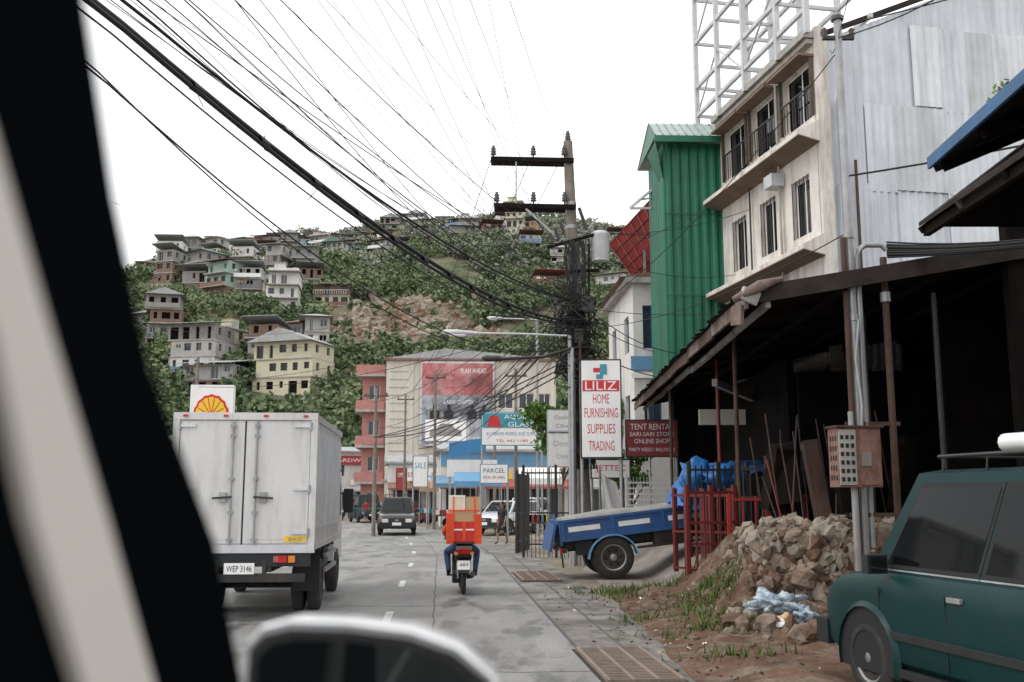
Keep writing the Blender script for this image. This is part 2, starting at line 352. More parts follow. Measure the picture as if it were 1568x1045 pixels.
def drain(x,y,wd,ln,rz):
    d=MB(); d.bx(-wd/2-.06,wd/2+.06,-ln/2-.06,ln/2+.06,.013,.018,'black')
    n=int(ln/.09)
    for i in range(n):
        yy=-ln/2+(i+.5)*ln/n; d.bx(-wd/2,wd/2,yy-.016,yy+.016,.02,.05,grate)
    for xx in (-wd/2,-wd/6,wd/6,wd/2): d.bx(xx-.02,xx+.02,-ln/2,ln/2,.02,.055,grate)
    d.build('drain_grate',(x,y,0),rz)
drain(1.25,11.4,.75,2.2,RZ); drain(.55,23.6,.8,2.6,RZ)
lt=MB()

# ------------------------------------------------------------------ raised lot
def sstep(x,a,b):
    t=min(1,max(0,(x-a)/(b-a))); return t*t*(3-2*t)
def lot(X,Y):
    lv=1.15*sstep(Y,15.45,16.3)+.22*sstep(Y,13.2,15.2)*(1-sstep(Y,15.45,16.3)); lv=lv-(.5)*sstep(Y,18.5,21.5)
    h=lv*sstep(X,2.9,4.4) 
    near=.12*noise.noise(V((X*1.3,Y*1.3,0)))+.06*noise.noise(V((X*4,Y*4,2)))
    k=sstep(X,1.9,2.6)*(1-sstep(Y,19,22))
    return h+near*k+.10*k
xs=np.linspace(1.85,12,84); ys=np.linspace(9,34,160)
vs=[];fs=[]
for j,Y in enumerate(ys):
    for i,X in enumerate(xs): vs.append((X-(.12*noise.noise(V((Y*.8,0,5))) if i==0 else 0),Y,lot(X,Y)+.011))
nx=len(xs)
for j in range(len(ys)-1):
    for i in range(nx-1): fs.append((j*nx+i,j*nx+i+1,(j+1)*nx+i+1,(j+1)*nx+i))
d=MB()
d.raw(vs,[f for f in fs if ys[f[0]//nx]<20.5],dirtm,True); d.raw(vs,[f for f in fs if ys[f[0]//nx]>=20.5],lotm,True)
d.build('dirt_bank')

def rock(mb,c,r,m,sub=1,amp=.6):
    bm=bmesh.new(); bmesh.ops.create_icosphere(bm,subdivisions=sub,radius=1)
    R=Euler((random.random()*6,random.random()*6,random.random()*6)).to_matrix(); se=random.random()*100
    s3=V((1,random.uniform(.6,1),random.uniform(.45,.85)))
    vs=[]
    for v in bm.verts:
        p=v.co*(1+amp*noise.noise(v.co*1.6+V((se,0,0)))); p=V((p.x*s3.x,p.y*s3.y,p.z*s3.z)); vs.append(V(c)+(R@p)*r)
    fs=[tuple(v.index for v in f.verts) for f in bm.faces]; bm.free(); mb.raw(vs,fs,m)
rubble2=mat('pale_rubble',(.28,.24,.195),.95,na=.35,ns=3,bump=.5)
rubble3=mat('brown_rubble',(.125,.075,.05),.95,na=.4,ns=3,bump=.5)
rubble4=mat('dark_soil',(.04,.028,.02),.95,na=.4,ns=3,bump=.5)  # dark soil for the wall core and most litter
rb=MB()
for k in range(640):
    t=random.random(); X=3.78+t*2.6+random.gauss(0,.04); u=random.random()
    z=.12+u*1.25; Y=15.4-.15*t-(1-u)*.3+random.gauss(0,.05)
    rock(rb,(X,Y,z),random.choice([.06,.09,.12,.15,.2]),random.choice([M['rockmat'],M['rockmat'],rubble3,rubble2]),2 if random.random()<.4 else 1)
for k in range(260):
    Y=15.3+random.random()*2.3; u=random.random(); z=.1+u*1.2; X=3.74+u*.18+random.gauss(0,.05)
    rock(rb,(X,Y,z),random.uniform(.08,.18),random.choice([M['rockmat'],rubble3,rubble2]))
for k in range(100):
    rock(rb,(3.95+random.random()*2.3,15.4+random.random()*.9,1.38+random.random()*.08),random.uniform(.05,.16),random.choice([M['rockmat'],rubble2]))
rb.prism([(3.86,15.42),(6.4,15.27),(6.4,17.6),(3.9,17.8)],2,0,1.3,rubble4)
rb.build('stone_retaining_wall')
rb=MB()
for k in range(600):
    Y=10.5+random.random()**.8*8; X=2.15+random.random()*2.2
    if Y<12.4 and X>3.0: continue
    if X<3.0 and random.random()<.5: continue
    rr=random.choice([.015,.02,.03,.04,.06]) * (1.6 if (X>2.9 and 12.0<Y<15.5) else 1)
    rock(rb,(X,Y,lot(X,Y)+rr*.1),rr,random.choice([M['rockmat'],rubble2,rubble3,rubble3]))
for k in range(46):
    X=random.uniform(3.0,4.3);Y=random.uniform(12.3,15.2); rr=random.uniform(.09,.2); rock(rb,(X,Y,lot(X,Y)+rr*.3),rr,random.choice([M['rockmat'],rubble2,rubble3]),2)
rb.build('rubble_pile')
lcols=[rubble2,M['card'],rubble4,M['wood'],rubble3,M['signwhite']]
for k in range(340):
    Y=random.uniform(10,21);X=2.2-.02*Y+abs(random.gauss(0,.9))*random.choice([-.6,1,1]); z=(lot(X,Y)+.02) if X>1.85 else .016
    s_=random.uniform(.008,.03); a=random.random()*3
    lt.box((X,Y,z),(s_*2,s_,s_*.3),random.choice(lcols) if random.random()<.3 else rubble4,(random.uniform(-25,25),random.uniform(-25,25),a*57))
lt.build('litter')
bag=MB()
def blob(mb,c,r,m,sc=(1,1,.6),amp=.4,sub=3,fr=2.2):
    bm=bmesh.new(); bmesh.ops.create_icosphere(bm,subdivisions=sub,radius=1); se=random.random()*50; vs=[]
    for v in bm.verts:
        p=v.co*(1+amp*noise.noise(v.co*fr+V((se,0,0)))+amp*.4*noise.noise(v.co*fr*3+V((0,se,0)))); vs.append((c[0]+p.x*r*sc[0],c[1]+p.y*r*sc[1],c[2]+p.z*r*sc[2]))
    fs=[tuple(v.index for v in f.verts) for f in bm.faces]; bm.free(); mb.raw(vs,fs,m,True)
plastic=mat('crumpled_plastic',(.42,.5,.55),.35,na=.6,ns=7,dirt=(.06,.17,.33),da=.8,ds=(9,9,9),bump=1,bs=12)
blob(bag,(3.55,13.7,.42),.26,plastic,(1.2,.8,.6),.9,4); blob(bag,(3.35,12.9,.25),.12,'signwhite',(1.2,.8,.5),.9); blob(bag,(3.8,13.3,.33),.14,plastic,amp=.9); blob(bag,(3.5,13.1,.3),.12,'card',amp=.6)
bag.build('rubbish_bags')
gm=leafmat('grass_leaf',[(.03,.06,.012),(.07,.12,.025),(.15,.18,.05)])
gr=MB()
for cx,cy,n,sp in ((1.95,19.6,170,.35),(2.3,19.9,120,.4),(3.3,17.2,300,.35),(3.4,16.3,200,.25),(2.1,18.6,60,.25),(2.4,13.4,80,.3),(3.2,20.0,160,.4),(2.9,14.8,160,.35),(1.95,15.4,60,.2),(3.0,16.2,160,.35),(2.6,11.6,90,.3),(3.2,14.2,160,.3),(3.5,14.9,120,.3)):
    for k in range(n):
        x=cx+random.gauss(0,sp);y=cy+random.gauss(0,sp*.7);z=max(.01,lot(x,y)) if x>1.9 else .01; h=random.uniform(.05,.2);a=random.random()*6.28;dx=math.cos(a)*.014;dy=math.sin(a)*.014;lx=random.gauss(0,.07);ly=random.gauss(0,.07)
        gr.raw([(x-dx,y-dy,z),(x+dx,y+dy,z),(x+lx,y+ly,z+h)],[(0,1,2)],gm)
gr.build('grass')

# ------------------------------------------------------------------ hill
SC=1.45
RX=[-400,-250,-160,-110,-85,-67,-50,-34,3,30,60,120,250,400]; RH=[28,34,47,60,68,75,77,82,84,80,73,60,45,30]
def hz(X,Y):
    R=float(np.interp(X/SC,RX,RH))*SC; F=115
    t=(Y-F)/298
    if t<=0: return -1.5
    if t<1: h=R*(t**.92)
    else: h=R-(Y-413)*.12
    h+=min(1,t*3)*(7*noise.noise(V((X*.012,Y*.014,3)))+3.5*noise.noise(V((X*.04,Y*.04,7))))
    h+=9*math.exp(-((X+75)/32)**2-((Y-240)/45)**2)
    return h-1*(1-min(1,t*8))
RC=(-23.5,194,35)
hm=bpy.data.materials.new('hillside'); hm.use_nodes=True
N=hm.node_tree.nodes;L=hm.node_tree.links;b=N['Principled BSDF'];b.inputs['Roughness'].default_value=.95;b.inputs['Specular IOR Level'].default_value=.1
tc=N.new('ShaderNodeTexCoord');n=N.new('ShaderNodeTexNoise');n.inputs['Scale'].default_value=.11;n.inputs['Detail'].default_value=8;n.inputs['Roughness'].default_value=.75
L.new(tc.outputs['Object'],n.inputs['Vector']);r=N.new('ShaderNodeValToRGB');e=r.color_ramp.elements
e[0].position=.36;e[0].color=(.06,.08,.04,1);e[1].position=.74;e[1].color=(.36,.30,.235,1)
q=e.new(.5);q.color=(.14,.15,.09,1);q=e.new(.6);q.color=(.22,.185,.13,1);q=e.new(.67);q.color=(.16,.12,.09,1)
n2=N.new('ShaderNodeVectorMath');n2.operation='DISTANCE';n2.inputs[1].default_value=RC
n2b=N.new('ShaderNodeMapRange');n2b.inputs[1].default_value=8;n2b.inputs[2].default_value=26;n2b.inputs[3].default_value=.17;n2b.inputs[4].default_value=0
L.new(tc.outputs['Object'],n2.inputs[0]);L.new(n2.outputs['Value'],n2b.inputs[0])
ad=N.new('ShaderNodeMath');L.new(n.outputs['Fac'],ad.inputs[0]);L.new(n2b.outputs[0],ad.inputs[1]);L.new(ad.outputs[0],r.inputs['Fac']);L.new(r.outputs[0],b.inputs['Base Color'])
bp=N.new('ShaderNodeBump');bp.inputs['Distance'].default_value=2;bp.inputs['Strength'].default_value=1;L.new(n.outputs['Fac'],bp.inputs['Height']);L.new(bp.outputs[0],b.inputs['Normal'])
xs=np.arange(-600,601,7);ys=np.arange(110,700,6);nx=len(xs)
vs=[(x,y,hz(x,y)) for y in ys for x in xs]
fs=[(j*nx+i,j*nx+i+1,(j+1)*nx+i+1,(j+1)*nx+i) for j in range(len(ys)-1) for i in range(nx-1)]
h=MB();h.raw(vs,fs,hm,True);h.build('hill')
cliff=mat('cliff_rock',(.26,.215,.17),.95,na=.45,ns=.35,dirt=(.38,.34,.29),da=.6,ds=(.3,.3,.3),bump=1,bs=2)
cliff2=mat('cliff_soil',(.2,.13,.085),.95,na=.4,ns=.3)
rb=MB()
for k in range(420):
    X=RC[0]+random.gauss(0,9.5);Y=RC[1]+random.gauss(0,13); rock(rb,(X,Y,hz(X,Y)-.1),random.choice([.4,.6,.8,1.1,1.6]),random.choice([cliff,cliff,cliff2]),2,.9)
rb.build('rock_scar')

walls=['whitewall','whitewall','greywall2','greywall','greywall','greywall2','cream','yellowwall','brownwall','tealwall','whitewall','orangewall','beige','brownwall','greywall2','greywall','greenwall','greywall2']
roofs=['roofgrey','roofgrey','roofrust','roofgrey','greywall','roofgrey','roofred','roofrust','roofgreen','roofgrey','roofrust','roofblue']
housexy=[]
def house(X,Y,w,d,fl,wall,roof,kind,rz,name='hillside_house',z=None):
    z=hz(X,Y) if z is None else z
    mb=MB(); H=random.choice([2.5,2.7,2.8]); base=-5
    x0,x1=-w/2,w/2
    mb.bx(x0+.3,x1-.3,.2,d,base,0,random.choice(['greywall','greywall','brownwall']))
    for i in range(4): 
        xx=x0+.2+i*(w-.4)/3; mb.bx(xx-.12,xx+.12,-1.3,-1.1,base,0,'concrete')
    bal=random.random()
    for f in range(fl):
        z0=f*H; sh=(random.random()-.5)*1.2 if f else 0
        wl=wall if random.random()<.7 else random.choice(['greywall2','greywall','brownwall'])
        a0,a1=x0+sh,x1+sh*.4; ww=a1-a0
        mb.bx(a0-.15,a1+.15,-1.3 if random.random()<bal else -.15,d+.1,z0-.18,z0,'concrete')
        n=max(2,int(w/1.8)); ops=[]
        for k in range(n):
            if random.random()<.2: continue
            u=(k+.5)*ww/n; hw=random.choice([.3,.45,.6,.75]); hw=min(hw,ww/n*.45); lo=random.choice([.9,.9,1.1,.1])
            ops.append((u-hw,u+hw,z0+lo,z0+2.1))
        mb.facade((a0,0,0),(1,0,0),(0,-1,0),ww,z0,z0+H-.18,ops,wl,depth=.3,frame=random.choice(['white','brownwall',None,None]),glass=random.choice(['winglass','glass','interior']))
        n=max(1,int(d/2.6)); ops=[]
        for k in range(n):
            u=(k+.5)*d/n; ops.append((u-.5,u+.5,z0+.9,z0+2.1))
        mb.facade((a1,0,0),(0,1,0),(1,0,0),d,z0,z0+H-.18,ops,wl,depth=.25,frame=None)
        mb.facade((a0,0,0),(0,1,0),(-1,0,0),d,z0,z0+H-.18,ops,wl,depth=.25,frame=None)
        if random.random()<bal*.8:
            rc=random.choice(['white','roofrust','greywall','roofblue'])
            if random.random()<.5: mb.bx(a0,a1,-1.29,-1.2,z0,z0+.85,rc)
            else:
                for k in range(int(ww/.5)+1): mb.bx(a0+k*.5,a0+k*.5+.05,-1.28,-1.23,z0,z0+.9,rc)
                mb.bx(a0,a1,-1.29,-1.22,z0+.9,z0+.97,rc)
        if random.random()<.25:
            for q in range(5): mb.box((a0+.4+q*.45,-1.15,z0+1.5),(.3,.03,.5),random.choice(['red','white','roofblue','orangewall','darkcloth']))
    T=fl*H-.18
    if kind==0:
        o=.6; rh=w*.2
        mb.prism([(x0-o,T-.1),(x1+o,T-.1),(0,T+rh)],1,-1.2,d+.5,roof)
    elif kind==1:
        t=random.choice([1.5,-1.2])
        mb.raw([(x0-.5,-1.5,T+max(0,-t)),(x1+.5,-1.5,T+max(0,-t)),(x1+.5,d+.5,T+max(0,t)),(x0-.5,d+.5,T+max(0,t)),(x0-.5,-1.5,T+.1+max(0,-t)),(x1+.5,-1.5,T+.1+max(0,-t)),(x1+.5,d+.5,T+.1+max(0,t)),(x0-.5,d+.5,T+.1+max(0,t))],[(0,1,2,3),(4,5,6,7),(0,1,5,4),(1,2,6,5),(2,3,7,6),(3,0,4,7)],roof)
    elif kind==3:
        mb.raw([(x0-.7,-1.4,T),(x1+.7,-1.4,T),(x1+.7,d+.6,T),(x0-.7,d+.6,T),(-w*.15,d*.45,T+w*.24),(w*.15,d*.45,T+w*.24)],[(0,1,5,4),(1,2,5),(2,3,4,5),(3,0,4),(0,3,2,1)],roof)
    else:
        mb.bx(x0-.4,x1+.4,-1.4,d+.3,T,T+.2,'concrete'); mb.bx(x0,x1,-.05,.1,T+.2,T+.9,wall)
        mb.bx(x0+1,x0+3.2,1,3,T+.2,T+2.2,wall); mb.bx(x0+.7,x0+3.5,.7,3.3,T+2.2,T+2.3,roof)
        mb.tube([(x1-1,2,T+.2),(x1-1,2,T+1.4)],.6,'roofgrey',10)
    housexy.append((X,Y,max(w,d)*.6))
    mb.build(name,(X,Y,z),rz)
Y=166
while Y<318:
    a0=-.375; a1=-.2 if Y<260 else -.22
    X=a0*Y+random.uniform(0,4)
    while X<a1*Y:
        yy=Y+random.uniform(-4,4)
        if noise.noise(V((X*.045,yy*.045,11)))>-.08 and random.random()<.86:
            house(X,yy,random.uniform(4,6.6),random.uniform(5,7),random.choice([1,2,2,3,3]),random.choice(walls),random.choice(roofs),random.choice([0,1,1,2,3]),random.uniform(-35,20))
        X+=random.uniform(6.2,9.5)
    Y+=10.5
for a,Y,k in ((-.265,395,0),(-.25,388,3),(-.235,380,1),(-.245,365,1),(-.19,345,1),(-.178,350,0),(-.165,345,1),(-.155,352,1),(-.2,330,2),(-.215,352,1),(-.145,340,1),(-.11,385,1),(-.1,380,0),(-.085,370,1),(-.07,375,1),(-.13,330,1),(-.115,300,1),(-.06,340,1),(-.045,335,2),(-.03,350,1),(-.02,330,1),(-.005,345,1),(.015,320,1),(.02,290,1),(.05,280,2),(.07,300,1),(.1,250,1),(.085,300,0),(.11,330,1),(-.08,310,1),(-.3,340,1),(-.32,330,0),(-.28,350,1),(-.34,330,1),(.04,230,1),(-.16,240,1),(-.185,210,1),(-.095,345,1),(-.125,365,0),(-.05,305,1),(-.17,300,1),(-.185,280,0),(-.14,290,1)):
    house(a*Y,Y,random.uniform(5,8),random.uniform(5,7),random.choice([1,1,2,2]),random.choice(walls),random.choice(roofs),k,random.uniform(-30,15))
house(-35,150,10,7,3,'yellowwall','roofgrey',0,-18,'yellow_house')
house(-46,150,8,7,2,'brownwall','roofgrey',1,-10); house(-52,160,8,7,3,'whitewall','roofgrey',1,-10)
house(.5,316,6,7,4,'yellowwall','roofgrey',2,-10)

def leafcloud(centers,rads,nper,ls):
    C=[];S=[]
    for (c,r,k) in zip(centers,rads,nper):
        nl=5
        for _ in range(nl):
            off=rng.normal(size=3); off/=np.linalg.norm(off); off*=r*.5*rng.uniform(.6,1.1); off[2]=abs(off[2])*.9
            rr=r*rng.uniform(.38,.62); kk=k//nl
            d=rng.normal(size=(kk,3)); d/=np.linalg.norm(d,axis=1)[:,None]
            p=np.array(c)+off+d*rr*rng.uniform(.65,1.08,(kk,1))*np.array([1,1,.8]); C.append(p); S.append(np.full(kk,ls)*rng.uniform(.6,1.3,kk))
    C=np.concatenate(C);S=np.concatenate(S);n=len(C)
    a=rng.normal(size=(n,3));a/=np.linalg.norm(a,axis=1)[:,None]
    b=rng.normal(size=(n,3));b-=a*(a*b).sum(1)[:,None];b/=np.linalg.norm(b,axis=1)[:,None]
    a*=S[:,None]*.5;b*=S[:,None]*.32
    v=np.stack([C-a,C-b,C+a,C+b],1).reshape(-1,3)
    return v,n
def leafobj(name,v,n,m,trunks=None,tm=None):
    me=bpy.data.meshes.new(name); tv,tf=trunks if trunks else ([],[])
    nv=len(v); me.vertices.add(nv+len(tv))
    allv=np.concatenate([v,np.array(tv).reshape(-1,3)]) if len(tv) else v
    me.vertices.foreach_set('co',allv.astype(np.float32).ravel())
    nf=n+len(tf); me.loops.add(nf*4); me.polygons.add(nf)
    idx=np.arange(n*4)
    if len(tf): idx=np.concatenate([idx,(np.array(tf)+nv).ravel()])
    me.loops.foreach_set('vertex_index',idx.astype(np.int32)); me.polygons.foreach_set('loop_start',np.arange(0,nf*4,4,dtype=np.int32))
    me.materials.append(m)
    if tm: me.materials.append(tm)
    mi=np.zeros(nf,np.int32); mi[n:]=1; me.polygons.foreach_set('material_index',mi); me.update(calc_edges=True); me.validate()
    o=bpy.data.objects.new(name,me); COL.objects.link(o); return o
def trunkset(bases,tops,r):
    tv=[];tf=[]
    for b0,t0,rr in zip(bases,tops,r):
        k=len(tv); n=5
        for c,q in((b0,rr),(t0,rr*.5)):
            for i in range(n):
                a=6.283*i/n; tv.append((c[0]+q*math.cos(a),c[1]+q*math.sin(a),c[2]))
        for i in range(n): tf.append((k+i,k+(i+1)%n,k+n+(i+1)%n,k+n+i))
    return tv,tf
lm1=leafmat('hazed_tree_leaves',[(.045,.075,.038),(.085,.125,.06),(.135,.18,.085),(.205,.235,.125)])  # distance haze mixed into the leaf greens, greyer and paler
lm2=leafmat('hazed_ridge_leaves',[(.16,.185,.14),(.20,.225,.165),(.245,.265,.2),(.30,.305,.245)])  # distance haze put into the leaf colour: paler, lower contrast
bark=mat('bark',(.12,.09,.065),.9,na=.3)
HX=np.array([(a,b,c) for a,b,c in housexy])
def scatter(x0,x1,y0,y1,n,rmin,rmax,thr=.33,small=0):
    cs=[];rs=[];bs=[]
    for _ in range(n):
        Y=random.uniform(y0,y1); X=random.uniform(x0,x1)*Y
        dx=np.abs(X-HX[:,0]);dy=Y-HX[:,1]
        if np.any((dx**2+(dy+1)**2<(HX[:,2]*.92)**2)|((dx<HX[:,2]*.55)&(dy<0)&(dy>-4.2))): continue
        z=hz(X,Y)
        if z<.5: continue
        inrock=((X-RC[0])/15)**2+((Y-RC[1])/20)**2<1
        if inrock and random.random()<.8: continue
        if noise.noise(V((X*.035,Y*.035,1)))>thr : continue
        r=random.uniform(rmin,rmax)*(.5 if inrock else 1); cs.append((X,Y,z+r*.5)); rs.append(r); bs.append((X,Y,z-1))
    return cs,rs,bs
cs,rs,bs=scatter(-.42,.3,120,300,4300,1.2,3.4)
v,n=leafcloud(cs,rs,[int(28*r) for r in rs],.95)
leafobj('hillside_trees',v,n,lm1,trunkset(bs,cs,[.22]*len(cs)),bark)
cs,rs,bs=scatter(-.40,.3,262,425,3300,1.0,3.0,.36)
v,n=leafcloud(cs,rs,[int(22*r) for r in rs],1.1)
leafobj('hazed_ridge_shrubs',v,n,lm2,trunkset(bs,cs,[.2]*len(cs)),bark)
lm3=leafmat('fresh_leaves',[(.04,.09,.012),(.09,.17,.025),(.16,.27,.05)])
def tree(name,x,y,h,r,lm,ls=.22,k=2200,zb=0):
    cs=[];rs=[];bs=[];tp=[];tr=[]
    for i in range(9):
        a=random.random()*6.28;q=r*random.uniform(.2,.75); c=(x+math.cos(a)*q,y+math.sin(a)*q,zb+h-r+random.uniform(-.5,.7)*r); cs.append(c);rs.append(r*random.uniform(.35,.6)); bs.append((x,y,zb+h*.35));tp.append(c);tr.append(.07)
    bs.append((x,y,zb-.1));tp.append((x,y,zb+h*.5));tr.append(.16)
    v,n=leafcloud(cs,rs,[k//9]*9,ls); leafobj(name,v,n,lm,trunkset(bs,tp,tr),bark)
tree('roadside_tree',2.2,46,6.2,1.9,lm3,.25,3000)
tree('roadside_tree',4.3,40,5.6,1.7,lm3,.22,3000)
tree('roadside_tree',3.9,34,3.6,1.1,lm3,.18,1500)
tree('roadside_tree',7.0,38,9.5,2.6,lm1,.3,3000)
tree('roadside_tree',-16,66,5.5,2.2,lm1,.3,2500)
tree('roadside_tree',10.9,19,10.6,1.3,lm3,.16,700)

# ------------------------------------------------------------------ centre buildings
def bwin(L,n,w,lo,hi,z0,step,fl,m=.0):
    o=[]
    for f in range(fl):
        for k in range(n):
            u=m+(k+.5)*(L-2*m)/n; o.append((u-w/2,u+w/2,z0+f*step+lo,z0+f*step+hi))
    return o
b=MB()
W_=14.6; ops=[(9.6,10.9,9.3,10.6),(11.4,12.7,9.3,10.6),(13.1,14.1,9.3,10.6),(9.6,10.9,6.3,7.6),(11.4,12.7,6.3,7.6),(13.1,14.1,6.3,7.6)]+[(u,u+2.1,.1,2.8) for u in (.6,3.3,6,8.7,11.4)]
b.facade((0,0,0),(1,0,0),(0,-1,0),W_,0,13.4,ops,'beige',depth=.2)
b.facade((0,0,0),(0,1,0),(-1,0,0),12,0,13.4,bwin(12,4,1.3,1.2,2.4,3,3.2,3),'beige',depth=.2)
b.facade((W_,0,0),(0,1,0),(1,0,0),12,0,13.4,bwin(12,4,1.3,1.2,2.4,3,3.2,3),'beige',depth=.2)
b.bx(-.2,W_+.2,-.25,12.2,13.4,13.6,'roofrust'); b.prism([(-.1,13.6),(W_+.1,13.6),(W_*.35,14.5)],1,.0,12,'roofgrey')
for xx in(2.2,9.5,11.15,W_-.3): b.bx(xx-.14,xx+.14,-.1,-.002,0,13.38,'beige')
for k in range(14): b.bx(.3,1.9,-.04,-.003,3.6+k*.68,3.66+k*.68,'concrete')
b.bx(-.1,W_+.1,-.12,-.003,3.1,3.3,'concrete')
b.bx(2.95,9.3,-.4,-.22,6.1,13.3,'greysteel')
b.bx(3.1,9.15,-.44,-.405,10.4,13.15,'posterred'); b.bx(3.1,9.15,-.44,-.405,6.3,10.38,'poster'); b.bx(3.4,6.9,-.47,-.445,6.5,8.3,'signwhite')
b.text('PLAN AHEAD',(7.5,-.445,12.5),2.2,.42,'white'); b.text('Kasama ka',(5.0,-.445,12.2),1.8,.35,'maroon')
b.text('(074) 442 5512',(8.0,-.445,6.7),2.0,.3,'signwhite'); b.text('A NEW CHAPTER',(6.2,-.445,9.8),2.6,.35,'white')
b.prism([(3.8,6.9),(6.5,6.9),(6.5,7.4),(6.0,7.5),(5.6,7.95),(4.7,7.95),(4.4,7.5),(3.8,7.35)],1,-.477,-.472,'greywall')
for xx in (4.2,5.4,7.4,8.4):
    b.prism([(xx-.4,8.35),(xx+.4,8.35),(xx+.42,9.0),(xx+.12,9.2),(xx+.16,9.5),(xx,9.65),(xx-.16,9.5),(xx-.12,9.2),(xx-.42,9.0)],1,-.449,-.444,'darkcloth')
b.build('beige_commercial_building',(-10.8,85,0),2)
b=MB()
for f in range(4):
    z=f*3.1
    b.facade((0,0,0),(1,0,0),(0,-1,0),2.0,z,z+2.9,[(.5,1.5,z+.9,z+2.2)],'pink',depth=.2)
    b.facade((0,0,0),(0,1,0),(-1,0,0),9,z,z+2.9,bwin(9,3,1.3,.9,2.2,z,3,1),'pink',depth=.2)
    b.bx(-.5,2.02,-.9,9,z+2.9,z+3.1,'concrete'); b.bx(-.5,1.95,-.9,-.8,z+3.1,z+3.9,'pink'); b.bx(-.5,-.4,-.79,9,z+3.1,z+3.9,'redroof')
b.bx(-.3,2,0,9,12.4,12.9,'roofrust')
b.build('red_balcony_building',(-13.1,87,0),4)

def shop(name,loc,rz,w,d,h,wall,sign=None,signm='signwhite',txt='signred',awn=None,fl=1,roof='roofgrey',band=None):
    b=MB(); n=max(2,int(w/2.6)); ops=[((k+.12)*w/n,(k+.88)*w/n,.1,2.4) for k in range(n)]
    for f in range(1,fl): ops+=[((k+.25)*w/n,(k+.75)*w/n,f*3+.9,f*3+2.1) for k in range(n)]
    b.facade((0,0,0),(1,0,0),(0,-1,0),w,0,h,ops,wall,depth=.3,frame='greysteel')
    so_=[((k+.3)*d/3,(k+.7)*d/3,f*3+.9,f*3+2.1) for k in range(3) for f in range(fl)]
    b.facade((0,0,0),(0,1,0),(-1,0,0),d,0,h,so_,wall,depth=.2); b.facade((w,0,0),(0,1,0),(1,0,0),d,0,h,so_,wall,depth=.2)
    b.raw([(0,d,0),(w,d,0),(w,d,h),(0,d,h)],[(0,1,2,3)],wall)
    b.bx(-.3,w+.3,-.3,d+.2,h,h+.15,roof)
    b.prism([(-.3,h+.15),(d,h+.15),(d*.6,h+.8)],0,-.2,w+.2,roof)
    if band: b.bx(0,w,-.06,-.004,h-.9,h-.1,band)
    if awn: 
        b.raw([(-.1,-.02,2.9),(w+.1,-.02,2.9),(w+.1,-1.5,2.45),(-.1,-1.5,2.45),(-.1,-1.5,2.3),(w+.1,-1.5,2.3)],[(0,1,2,3),(3,2,5,4)],awn)
        for k in range(n+1): b.tube([(k*w/n,-1.45,0),(k*w/n,-1.45,2.4)],.04,'steel')
    for k in range(5):
        xx=random.uniform(.3,w-.9); zz=random.uniform(2.5,max(2.6,h-1.6)); b.bx(xx,xx+random.uniform(.4,.9),-.09,-.01,zz,zz+random.uniform(.25,.6),random.choice(['signwhite','redroof','yellow','bluewall','teal']))
    if sign:
        b.bx(w*.1,w*.9,-.16,-.02,h-1.3,h-.35,signm); b.text(sign,(w*.5,-.165,h-.82),w*.62,.36,txt)
    b.build(name,loc,rz)
shop('blue_shop',(-4.4,62,0),6,8,8,4.6,'whitewall',awn='roofred',band='bluewall')
shop('small_shop',(-9.3,76,0),8,5.6,6,4.3,'whitewall','GENERAL STORE',txt='redroof',awn='roofrust')
shop('small_shop',(4.0,66,0),5,5,7,5.4,'whitewall','BAKERY',signm='brightblue',txt='signwhite',awn='roofgrey',fl=2)
shop('small_shop',(-20,104,0),14,7,8,6.4,'whitewall','HARDWARE',signm='redroof',txt='signwhite',awn='roofgrey',fl=2)
shop('small_shop',(-29,101,0),22,7,8,5.2,'cream','AUTO SUPPLY',signm='brightblue',txt='signwhite',awn='roofrust')
shop('small_shop',(-13.2,96,0),6,5,8,5,'brownwall','CAFE',awn='roofrust')
shop('small_shop',(-38,92,0),20,8,8,7,'greywall',fl=2)
b=MB(); b.raw([(0,0,3.9),(2.0,0,4.3),(2.0,0,5.0),(0,0,4.7),(0,.12,3.9),(2.0,.12,4.3),(2.0,.12,5.0),(0,.12,4.7)],[(0,1,2,3),(4,5,6,7),(0,1,5,4),(2,3,7,6),(1,2,6,5),(0,3,7,4)],'brightblue')
b.bx(0,.12,.13,.25,0,3.9,'steel'); b.bx(1.85,1.97,.13,.25,0,4.3,'steel'); b.bx(-.1,2.6,-.05,.0,2.9,3.8,'white'); b.build('blue_hoarding',(-3.4,54,0),4)
# market awnings and banners along the pavement
def awning(loc,rz,w,mt,h=2.6):
    b=MB(); n=8
    b.raw([(0,0,h+.5),(w,0,h+.5),(w,-1.8,h),(0,-1.8,h)],[(0,1,2,3)],mt); b.raw([(0,-1.8,h),(w,-1.8,h),(w,-1.82,h-.25),(0,-1.82,h-.25)],[(0,1,2,3)],mt)
    for xx in (.05,w-.05):
        for yy in (-.05,-1.75): b.tube([(xx,yy,0),(xx,yy,h+.05)],.03,'steel',6)
    b.bx(.2,w-.2,-1.2,-.2,.7,.78,'wood'); 
    for xx in (.3,w-.3): b.bx(xx-.03,xx+.03,-.75,-.69,0,.7,'wood')
    for k in range(6): b.box((.4+k*(w-.8)/5,-.7,.93),(.3,.5,.28),random.choice(['card','redroof','teal','yellow','signwhite']))
    b.build('market_awning',loc,rz)
awning((-3.0,52,0),4,2.4,'bluewall'); awning((-5.0,60,0),14,2.6,'roofblue'); awning((-6.6,66.5,0),20,2.4,'orangewall',2.4); awning((.3,44,0),0,1.8,'signwhite')

